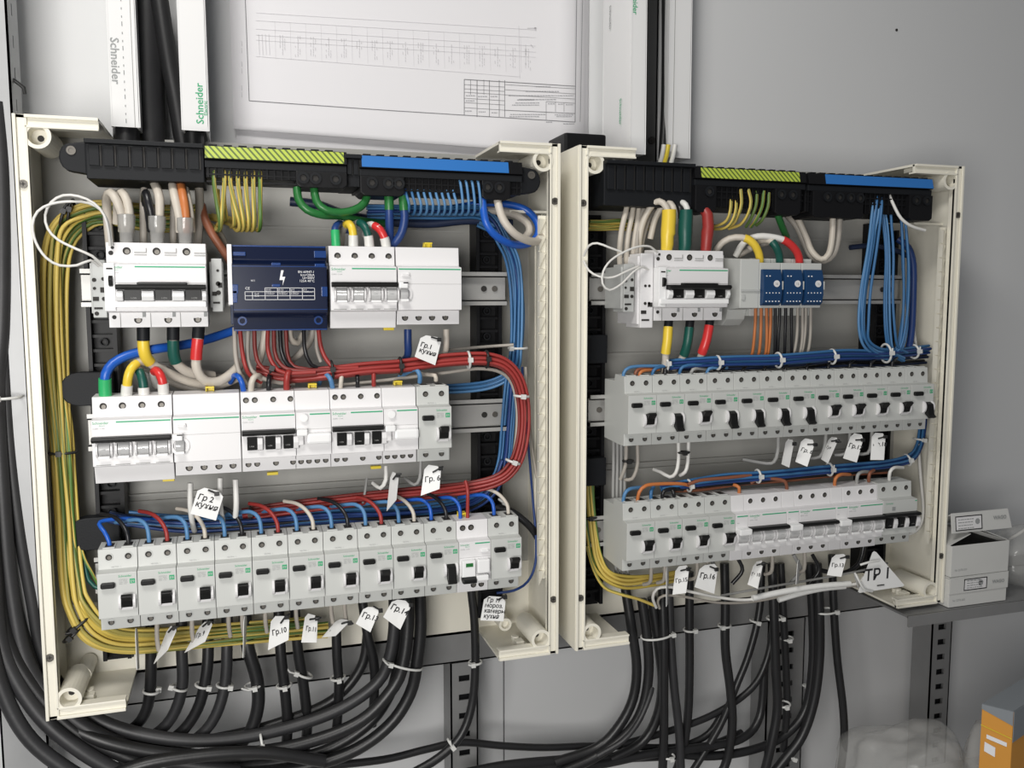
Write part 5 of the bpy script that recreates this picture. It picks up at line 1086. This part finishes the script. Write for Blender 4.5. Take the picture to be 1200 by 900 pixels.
card('tag reading group six, under the right end of the middle row, left enclosure', [(498,544,-6), (517,547,-12), (515,573,-16), (493,581,-10)], G+'. 6', 8, .12, .42, tie=(.8, .86), tang=.4)
card('edge-on tag below the first grey breaker of the bottom row, left enclosure', [(158,736,-16), (161,737,12), (163,783,12), (160,785,-18)], '', 6, tie=None)
card('slanting tag below the second grey breaker of the bottom row, left enclosure', [(198,733,6), (208,735,-8), (196,762,-16), (180,778,2)], G+'. 8', 6.5, .18, .42, tie=(.6, .9))
card('slanting tag below the third grey breaker of the bottom row, left enclosure', [(237,729,6), (250,728,-10), (240,752,-16), (216,765,4)], G+'. 9', 6.5, .25, .42, tie=(.6, .9))
card('edge-on tag below the fourth and fifth grey breakers, left enclosure', [(286,722,-20), (290,722,10), (287,770,10), (285,771,-22)], '', 6, tie=None)
card('tag reading group ten below the bottom row of the left enclosure', [(318,722,-2), (339,722,-14), (338,750,-18), (314,762,-6)], G+'.10', 7.6, .16, .40, tie=(.75, .9), tang=.6)
card('tag reading group eleven below the bottom row of the left enclosure', [(358,718,0), (372,722,-16), (371,753,-18), (353,753,-4)], G+'.11', 6.6, .20, .42, tie=(.8, .88), tang=.2)
card('folded tag pointing lower left, below the bottom row of the left enclosure', [(396,725,4), (411,727,-10), (393,745,-20), (377,747,-6)], G+'.12', 5.6, .2, .3, tie=(.95, .8))
card('tag reading group thirteen below the bottom row of the left enclosure', [(427,711,-12), (446,712,-14), (434,741,-18), (417,731,-16)], G+'.13', 7.6, .10, .45, tie=(.85, .95), tang=-.2)
card('tag reading group fourteen below the bottom row of the left enclosure', [(461,702,-12), (484,705,-14), (469,738,-18), (449,723,-16)], G+'.14', 8.6, .08, .50, tie=(.8, .95), tang=-.35)
card('tag with four lines, group seventeen freezer chambers kitchen, beside the last breaker, left enclosure', [(568,698,-16), (593,700,-16), (590,728,-20), (563,727,-20)], ' '+G+' 17\n\u043c\u043e\u0440\u043e\u0437.\n\u043a\u0430\u043c\u0435\u0440\u044b\n'+kit, 6.6, .06, .76, tie=(.8, .98), tang=.5)
card('narrow tag reading group seven under the middle row of the right enclosure', [(922,514,-4), (931,516,-20), (925,548,-22), (916,544,-6)], G+'7', 6, .1, .45, tie=(.9, .85))
card('tag reading group eight under the middle row of the right enclosure', [(940,513,-6), (956,516,-16), (946,547,-20), (932,541,-10)], G+'. 8', 6.6, .14, .48, tie=(.85, .82))
card('turned unreadable tag between the tags eight and seventeen, right enclosure', [(972,512,-2), (983,513,-18), (970,543,-22), (962,538,-6)], G+'9', 5, .1, .5, tie=(.85, .85))
card('tag reading group seventeen under the middle row of the right enclosure', [(998,507,-8), (1013,510,-14), (1004,542,-18), (988,537,-12)], G+'.17', 7.4, .08, .46, tie=(.75, .8))
card('tag reading group eighteen, rightmost under the middle row of the right enclosure', [(1022,507,-10), (1038,508,-14), (1036,539,-18), (1020,539,-12)], G+'.18', 7.6, .10, .52, tie=(.75, .85))
card('edge-on tag hanging left of the tag numbered fifteen, right enclosure', [(781,664,-16), (784,666,10), (783,708,10), (781,711,-18)], '', 5, tie=None)
card('tag reading group fifteen below the bottom row of the right enclosure', [(792,664,-4), (808,662,-16), (804,695,-18), (788,697,-6)], G+'.15', 6.6, .12, .42, tie=(.75, .85), tang=.1)
card('large tag reading group sixteen below the bottom row of the right enclosure', [(821,663,-12), (842,660,-14), (837,696,-18), (814,688,-16)], G+'.16', 8.6, .10, .46, tie=(.75, .85), tang=-.25)
card('small slanting tag below the first white breaker of the bottom row, right enclosure', [(884,659,-4), (895,656,-18), (888,690,-20), (876,685,-8)], G+'10', 6, .1, .4, tie=(.85, .85))
card('edge-on tag below the second white breaker of the bottom row, right enclosure', [(935,656,-20), (938,656,10), (936,683,10), (933,685,-22)], '', 6, tie=None)
card('tag reading group thirteen below the third white breaker of the bottom row, right enclosure', [(976,650,-6), (993,649,-14), (986,676,-18), (969,674,-10)], G+'.13', 6.4, .14, .42, tie=(.85, .85))
tt = card('white triangular tag reading TP 1, hung at the lower right of the right enclosure', [(1022,646,-30), (1027,646,-30), (1060,687,-34), (1006,695,-34)], '\u0422\u0420 1', 20, .16, .28, tri=True, tie=None, bold=.02)
c0 = at(1006, 695, -34)
q = MB().box(*(v for a, b_ in zip((at(1028,687,-35)-c0), (at(1036,685.5,-35)-c0)) for v in (min(a, b_), max(a, b_)+.8))); q.build('punched_slot', 'hole', tt, bevel=.3)
W('1006,688,-10 1002,672,-34 1012,690,-40 1022,693,-38', 1.5, 'tie', 'pale strap threaded through the triangular tag, right enclosure')
W('1008,662,-34 1018,659,-38 1030,657,-37', 1.5, 'tie', 'pale strap across the upper part of the triangular tag, right enclosure')

# ------------------------------------------------------------------ cable ties
def tie(u, v, y, ang, ra, rb, m, label, head=None, tail=0, name='cable_tie'):
    """strap round a bundle running at ang degrees (0 = to the right in the picture, 90 = up); ra across, rb in depth, mm"""
    c = at(u, v, y); a = math.radians(ang); d = Vector((math.cos(a), 0, math.sin(a))); s = Vector((-d.z, 0, d.x)); yv = Vector((0, 1, 0))
    mb = MB()
    mb.tube([c+s*math.cos(t)*ra+yv*math.sin(t)*rb for t in [2*PI*i/20 for i in range(20)]], 1.5, 6, closed=True)
    h = c+(s*math.cos(head if head is not None else -1.2)*ra+yv*math.sin(head if head is not None else -1.2)*rb)*1.12
    mb.box(h.x-2.6, h.x+2.6, h.y-2.6, h.y+1.5, h.z-2.6, h.z+2.6, rot=-a)
    if tail: mb.tube([h, h+s*tail*.5+Vector((0, -1, 0)), h+s*tail+d*tail*.25], 1.1, 5)
    o = mb.build(name, m, org=tuple(c), bevel=0); return tag(o, label, 'cable tie')
for u, v, y, ang, ra, rb, m, lb, hd, tl in (
    (177, 810, 60, 80, 8, 8, 'tie', 'on the first black cable from the left, left enclosure', 2.6, 10), (210, 806, 58, 70, 8, 8, 'tie', 'on the second black cable from the left, left enclosure', -.3, 0),
    (238, 803, 56, 75, 8, 8, 'tie', 'on the third black cable from the left, left enclosure', -2.4, 0), (263, 803, 54, 80, 8, 8, 'tie', 'on the fourth black cable from the left, left enclosure', -2.4, 0),
    (297, 803, 54, 95, 9, 9, 'tie', 'on the bulging fifth black cable, left enclosure', -1.7, 14), (333, 803, 58, 95, 8, 8, 'tie', 'on the sixth black cable, left enclosure', -1.6, 0),
    (356, 790, 64, 65, 10, 9, 'tie', 'slanting on the seventh black cable, left enclosure', -.6, 16), (396, 794, 60, 95, 8, 8, 'tie', 'on the cable standing alone, left enclosure', -1.6, 0),
    (472, 778, 42, 70, 24, 14, 'tie', 'large one round the sweeping cables below the tag numbered fourteen', -.9, 8), (557, 776, 54, 92, 7.5, 7.5, 'tie', 'on the single cable by the slotted strut, left enclosure', -1, 6),
    (529, 872, 48, 35, 7, 8, 'tie', 'where the single cable crosses the thin horizontal one', -1.6, 10), (308, 873, 30, 10, 12, 9, 'tie', 'low on the big sweeping cables, left enclosure', -1.4, 0),
    (770, 744, 56, 95, 22, 14, 'tie', 'wide one round four cables, right group', -2.4, 6), (808, 738, 62, 90, 7.5, 7.5, 'tie', 'on the shiny straight cable, right group', -2.2, 4),
    (849, 733, 60, 90, 8, 8, 'tie', 'on the cable hanging alone right of tag sixteen', -.8, 0), (885, 728, 64, 75, 7, 7, 'tie', 'on the slanting cable, right group', -1.6, 6),
    (908, 724, 56, 92, 11, 9, 'tie', 'on the thick straight cable left of the strut, right group', -2.2, 8), (922, 748, 60, 92, 8, 8, 'tie', 'on the thin cable over the strut, right group', -1.4, 6),
    (917, 825, 52, 92, 10, 10, 'tie', 'lower one on the thick straight cable, right group', -1.5, 0), (968, 716, 54, 92, 16, 11, 'tie', 'joining the bowed cable and the rightmost one', -2.2, 4),
    (783, 886, 50, 90, 8, 8, 'tie', 'near the bottom edge on the straight cable, right group', -1.6, 0), (926, 886, 54, 70, 9, 9, 'tie', 'near the bottom edge on the bowed cable, right group', -1.6, 6),
    (944, 803, 108, 90, 4, 3, 'tie', 'small one on the slotted strut behind the right group', -1.4, 4),
    (549, 422, -5, 2, 9, 8, 'tie', 'white one near the middle of the red bundle, left enclosure', -1.5, 0), (611, 464, -7, 85, 8, 8, 'tie', 'white one on the upper right bend of the red bundle', -1.5, 0),
    (601, 541, -2, 70, 8, 8, 'tie', 'white one on the lower right bend of the red bundle', -1.5, 0), (607, 408, 34, 90, 11, 9, 'tie', 'pale one round the blue bundle, left enclosure', -.6, 0),
    (389, 433, -2, 5, 9, 9, 'tieb', 'black one at the left start of the red bundle', -1.5, 0), (469, 429, -4, 2, 9, 8, 'tieb', 'black one on the red bundle left of the first kitchen tag', -1.5, 0),
    (570, 421, -7, 0, 9, 8, 'tieb', 'black one on the red bundle above the right upright', -1.5, 0), (293, 601, 20, 0, 6, 7, 'tieb', 'black knot where the red wires leave the bottom row harness', -1.5, 0),
    (76, 252, 54, -20, 14, 12, 'tieb', 'left of two black ones at the upper bend of the earth wires', -1.4, 10), (83, 250, 56, -12, 14, 12, 'tieb', 'right of two black ones at the upper bend of the earth wires', -1.4, 10),
    (74, 530, 42, 90, 13, 9, 'tieb', 'black one half way down the earth wires, left enclosure', -1.4, 0), (91, 732, 30, 125, 13, 10, 'tieb', 'black one at the lower bend of the earth wires, left enclosure', -1.4, 8),
    (86, 742, 32, 130, 12, 10, 'tieb', 'second black one at the lower bend of the earth wires', -1.4, 0), (691, 606, 46, 90, 9, 7, 'tieb', 'black one on the earth wires by the rim, right enclosure', -1.4, 0),
    (780, 427, -3, 3, 7.5, 7, 'tie', 'first white one from the left on the upper blue harness', -1.4, 0), (841, 425, -7, 3, 8, 7, 'tie', 'second white one from the left on the upper blue harness', -1.5, 0),
    (912, 422, -9, 4, 9, 8, 'tie', 'third white one from the left on the upper blue harness', -1.5, 0), (975, 418, -6, 4, 9, 8, 'tie', 'fourth white one from the left on the upper blue harness', -1.5, 0),
    (1038, 414, 2, 5, 12, 10, 'tie', 'fifth white one from the left on the upper blue harness', -1.5, 6), (1071, 412, 18, 5, 9, 9, 'tie', 'last white one at the right end of the upper blue harness', -1.5, 6),
    (807, 569, 2, 5, 7, 7, 'tie', 'first white one from the left on the lower blue harness', -1.5, 6), (888, 558, 0, 4, 8, 7, 'tie', 'second white one from the left on the lower blue harness', -1.5, 0),
    (972, 550, 2, 4, 8, 7, 'tie', 'third white one from the left on the lower blue harness', -1.5, 6), (1063, 539, 18, 20, 8, 7, 'tie', 'fourth white one from the left on the lower blue harness', -1.5, 0),
    (1078, 515, 30, 80, 8, 8, 'tie', 'white one where the lower blue harness climbs the right wall', -1.5, 0),
    (8, 466, 54, 92, 13, 12, 'tie', 'white one on the big cables at the left picture edge', -1.2, 0), (590, 588, 38, 60, 6, 6, 'tie', 'small pale one where the blue bundle bends to the bottom row', -1.5, 0),
    (318, 432, 0, -20, 5, 5, 'tieb', 'small dark one on the wires under the blue block', -1.4, 0),
    (736, 540, 6, 90, 6, 5, 'tieb', 'black one on the far left pale wires under the middle row, right enclosure', -1.4, 4), (801, 530, -2, 90, 7, 5, 'tieb', 'black one on the two pale wires under the middle row, right enclosure', -1.4, 4)):
    tie(u, v, y, ang, ra, rb, m, ('white cable tie, ' if m == 'tie' else 'black cable tie, ')+lb.replace('white one', 'one').replace('black one', 'one'), hd, tl)

# ------------------------------------------------------------------ cartons on the shelf
YB = -8
def carton(name, label, x0, x1, z0, z1, depth=96, open_=False):
    o = empty(name, (x0, YB+depth, z0)); tag(o, label, 'carton')
    def P(mb, n, m='card', bv=.6):
        mb.v = [(x-x0, y-YB-depth, z-z0) for x, y, z in mb.v]; return mb.build(n, m, o, bevel=bv)
    t = 1.2
    P(MB().box(x0, x1, YB, YB+t, z0, z1), 'front_wall'); P(MB().box(x0, x1, YB+depth-t, YB+depth, z0, z1), 'rear_wall')
    P(MB().box(x0, x0+t, YB+t, YB+depth-t, z0, z1), 'side_wall'); P(MB().box(x1-t, x1, YB+t, YB+depth-t, z0, z1), 'side_wall'); P(MB().box(x0+t, x1-t, YB+t, YB+depth-t, z0, z0+t), 'carton_floor')
    return o, P
def label_frame(P, x0, z0, wd, ht, y=None, sk=0):
    y = YB-.4 if y is None else y
    f = P(MB().box(x0, x0+wd, y-.15, y, z0, z0+ht), 'sticker', 'white', 0)
    b = MB()
    for a in ((0, wd, 0, 1.3), (0, wd, ht-1.3, ht), (0, 1.3, 0, ht), (wd-1.3, wd, 0, ht)): b.box(x0+a[0], x0+a[1], y-.3, y-.1, z0+a[2], z0+a[3])
    P(b, 'sticker_frame', 'pen', 0)
    r_ = random.Random(5); b = MB()
    for k in range(4):
        x = x0+5
        while x < x0+wd*.68: q = r_.uniform(2, 6); b.box(x, x+q, y-.3, y-.1, z0+ht*(.78-.2*k), z0+ht*(.78-.2*k)+1.1+(k == 0)*.5); x += q+1
    P(b, 'sticker_writing', 'pgrey', 0)
    P(MB().cyl((x0+wd-11, y, z0+ht*.55), (0, -1, 0), 4.6, .3, 7), 'sticker_picture', 'pgrey', 0)
o1, P1 = carton('white_carton', 'closed white carton with framed sticker, lower of two on the shelf', 1108, 1208, -593, -553)
P1(MB().box(1107, 1209, YB-1.4, YB, -574, -551).box(1107, 1209, YB-1.4, YB+97, -552.5, -551), 'lid', 'card', .5)
label_frame(P1, 1131, -571, 40, 16.5, YB-1.6); text(o1, 'WAGO', 6.5, 'pgrey', (72, -98.2, 28), 'maker_name', bold=.03)
text(o1, 'Nr 2273-203', 4, 'pgrey', (6, -96.6, 8), 'small_print')
o2, P2_ = carton('white_carton', 'open white carton with raised labelled flap, upper of two on the shelf', 1109, 1209, -550.5, -507)
text(o2, 'Nr 2273-203', 4, 'pgrey', (6, -96.6, 8), 'small_print')
for xa, s in ((1110, 1), (1208, -1)):      # side flaps standing half open
    P2_(MB().add([(xa, YB+4, -507), (xa, YB+90, -507), (xa+s*34, YB+90, -494), (xa+s*34, YB+4, -494), (xa, YB+4, -506), (xa, YB+90, -506), (xa+s*34, YB+90, -493), (xa+s*34, YB+4, -493)],
        [(0, 1, 2, 3), (7, 6, 5, 4), (0, 4, 5, 1), (1, 5, 6, 2), (2, 6, 7, 3), (3, 7, 4, 0)]), 'side_flap', 'card', 0)
P2_(MB().box(1111, 1207, YB+2, YB+94, -549, -512), 'painted_inner_shade', 'hole', 0)  # dark block painting the shade inside the open carton
fl_ = P2_(MB().add([(1110, YB+2, -490), (1214, YB+2, -490), (1208, YB+5, -463), (1110, YB+5, -463), (1110, YB+3.4, -490), (1214, YB+3.4, -490), (1208, YB+6.4, -463), (1110, YB+6.4, -463)],
        [(0, 1, 2, 3), (7, 6, 5, 4), (0, 4, 5, 1), (1, 5, 6, 2), (2, 6, 7, 3), (3, 7, 4, 0)]), 'front_flap', 'card', 0)
P2_(MB().add([(1111, YB+6, -464), (1207, YB+6, -464), (1207, YB+60, -492), (1111, YB+60, -492), (1111, YB+6, -465.4), (1207, YB+6, -465.4), (1207, YB+60, -493.4), (1111, YB+60, -493.4)], [(0, 1, 2, 3), (7, 6, 5, 4), (0, 4, 5, 1), (1, 5, 6, 2), (2, 6, 7, 3), (3, 7, 4, 0)]), 'lid_panel', 'card', 0)
sl = math.atan2(3, 27)
fo = MB().box(0, 46, -.2, 0, 0, 20).build('sticker', 'white', fl_); fo.location = (.006, -.0945, .0635); fo.rotation_euler = (-sl, 0, 0)
b = MB()
for a in ((0, 46, 0, 1.3), (0, 46, 18.7, 20), (0, 1.3, 0, 20), (44.7, 46, 0, 20)): b.box(a[0], a[1], -.45, -.2, a[2], a[3])
ch = b.build('sticker_frame', 'pen', o2); ch.location = (.006, -.0945, .0635); ch.rotation_euler = (-sl, 0, 0)
b = MB(); r_ = random.Random(8)
for k in range(4):
    x = 5
    while x < 30: q_ = r_.uniform(2, 6); b.box(x, x+q_, -.45, -.2, 14.5-4*k, 15.6-4*k); x += q_+1
b.cyl((38, -.2, 11), (0, -1, 0), 4.2, .3, 7)
ch = b.build('sticker_writing', 'pgrey', o2); ch.location = (.006, -.0945, .0635); ch.rotation_euler = (-sl, 0, 0)
ch = bpy.data.objects.new('maker_name', text_mesh('WAGO', 7, 'pgrey', bold=.03)); C.objects.link(ch); ch.parent = o2; ch.location = (.072, -.0935, .0745); ch.rotation_euler = (-sl, 0, 0)

# ------------------------------------------------------------------ orange carton and plastic bags at the lower right
c = at(1187, 850, -150); zt = at(1187, 835, -150)[2]; zb = -898
o = empty('orange_carton', (c.x, c.y, zb)); tag(o, 'orange and grey printed cardboard box at the lower right picture edge', 'cardboard box')
o.rotation_euler = (0, 0, 0)
dl = Vector((-math.cos(.95), math.sin(.95), 0)); dr_ = Vector((math.cos(.35), math.sin(.35), 0)); Lw, Rw = 34, 150
def quadbox(n, m, a, b_, z0, z1, off, lean=0):
    A, B_ = Vector((0, 0, 0))+a, b_
    P_ = []
    for p in (a, b_, b_+off, a+off):
        P_ += [(p.x, p.y, z0-zb), (p.x, p.y, z1-zb)]
    return MB().add(P_, [(0, 2, 3, 1), (2, 4, 5, 3), (4, 6, 7, 5), (6, 0, 1, 7), (1, 3, 5, 7), (0, 6, 4, 2)]).build(n, m, o)
h = zt-zb
pl, pr = dl*Lw, dr_*Rw
MB().add([(0, 0, 0), (*pl.xy, 0), (*(pl+pr).xy, 0), (*pr.xy, 0), (0, 0, h), (*pl.xy, h), (*(pl+pr).xy, h), (*pr.xy, h)], [(0, 1, 2, 3), (4, 5, 6, 7), (0, 1, 5, 4), (1, 2, 6, 5), (2, 3, 7, 6), (3, 0, 4, 7)]).build('box_body', 'corange', o, bevel=1)
nl = Vector((dl.y, -dl.x, 0)); nl = nl if nl.x < 0 else -nl; nr = Vector((dr_.y, -dr_.x, 0)); nr = nr if nr.y < 0 else -nr
def skin(p, q, za, zb_, zc, zd, n, nm, m):
    V = [p+n*.5+Vector((0, 0, za)), q+n*.5+Vector((0, 0, zb_)), q+n*.5+Vector((0, 0, zc)), p+n*.5+Vector((0, 0, zd))]
    MB().add(V+[v+n*.6 for v in V], [(0, 1, 2, 3), (7, 6, 5, 4), (0, 4, 5, 1), (1, 5, 6, 2), (2, 6, 7, 3), (3, 7, 4, 0)]).build(nm, m, o)
Z0 = Vector((0, 0, 0))
skin(Z0, pl, h-17, h-5, h+1, h+1, nl, 'grey_printed_band', 'cgrey')
skin(Z0, pr, h-38, h-38, h+1, h+1, nr, 'grey_printed_band', 'cgrey')
MB().add([(0, 0, h+.3), (*pl.xy, h+.3), (*(pl+pr).xy, h+.3), (*pr.xy, h+.3), (0, 0, h+1.2), (*pl.xy, h+1.2), (*(pl+pr).xy, h+1.2), (*pr.xy, h+1.2)], [(0, 1, 2, 3), (4, 5, 6, 7), (0, 1, 5, 4), (1, 2, 6, 5), (2, 3, 7, 6), (3, 0, 4, 7)]).build('box_top', 'cgrey', o)
skin(pl*.15, pl*.8, h-45, h-41, h-36, h-40, nl, 'white_print', 'pwhite'); skin(pl*.5, pl*.85, h-62, h-58, h-46, h-50, nl, 'white_print', 'pwhite')
skin(pl*.0, pl*1, h-34, h-26, h-25, h-33, nl, 'pale_print_line', 'clip')
from mathutils import noise
def bag(name, label, c, rx, ry, rz, seed, amp=.28, m='film'):
    bm = bmesh.new(); bmesh.ops.create_icosphere(bm, subdivisions=5, radius=1)
    for v in bm.verts:
        p = v.co.copy(); n = noise.noise(p*1.6+Vector((seed, 0, 0)))*amp+noise.ridged_multi_fractal(p*2.2+Vector((0, seed, 0)), 1, 2, 3, 1, 2)*amp*.22
        s = 1+n; v.co = Vector((p.x*rx*s/1000, p.y*ry*s/1000, max(-.8, p.z)*rz*s/1000))
    me = bpy.data.meshes.new(name); bm.to_mesh(me); bm.free(); me.materials.append(M[m])
    for p in me.polygons: p.use_smooth = True
    o = bpy.data.objects.new(name, me); C.objects.link(o); put(o, c); return tag(o, label, 'plastic bag')
bag('plastic_bag', 'crumpled clear plastic bag at the bottom edge under the right strut', (1040, -20, -822), 95, 70, 72, 2.3)
bag('plastic_bag', 'small crumpled clear bag between the strut and the orange box', (1118, -90, -815), 42, 40, 92, 5.1)
bag('plastic_bag', 'cloudy plastic bag on the shelf right of the white cartons', (1300, 40, -552), 70, 45, 46, 7.7, .16)
wire([(1180, 634, 40), (1190, 628, 40), (1210, 616, 40), (1240, 604, 50)], 2.2, 'wwire', 'white plastic edge sticking up from the cloudy bag on the shelf', name='plastic_strip', cat='plastic strip')
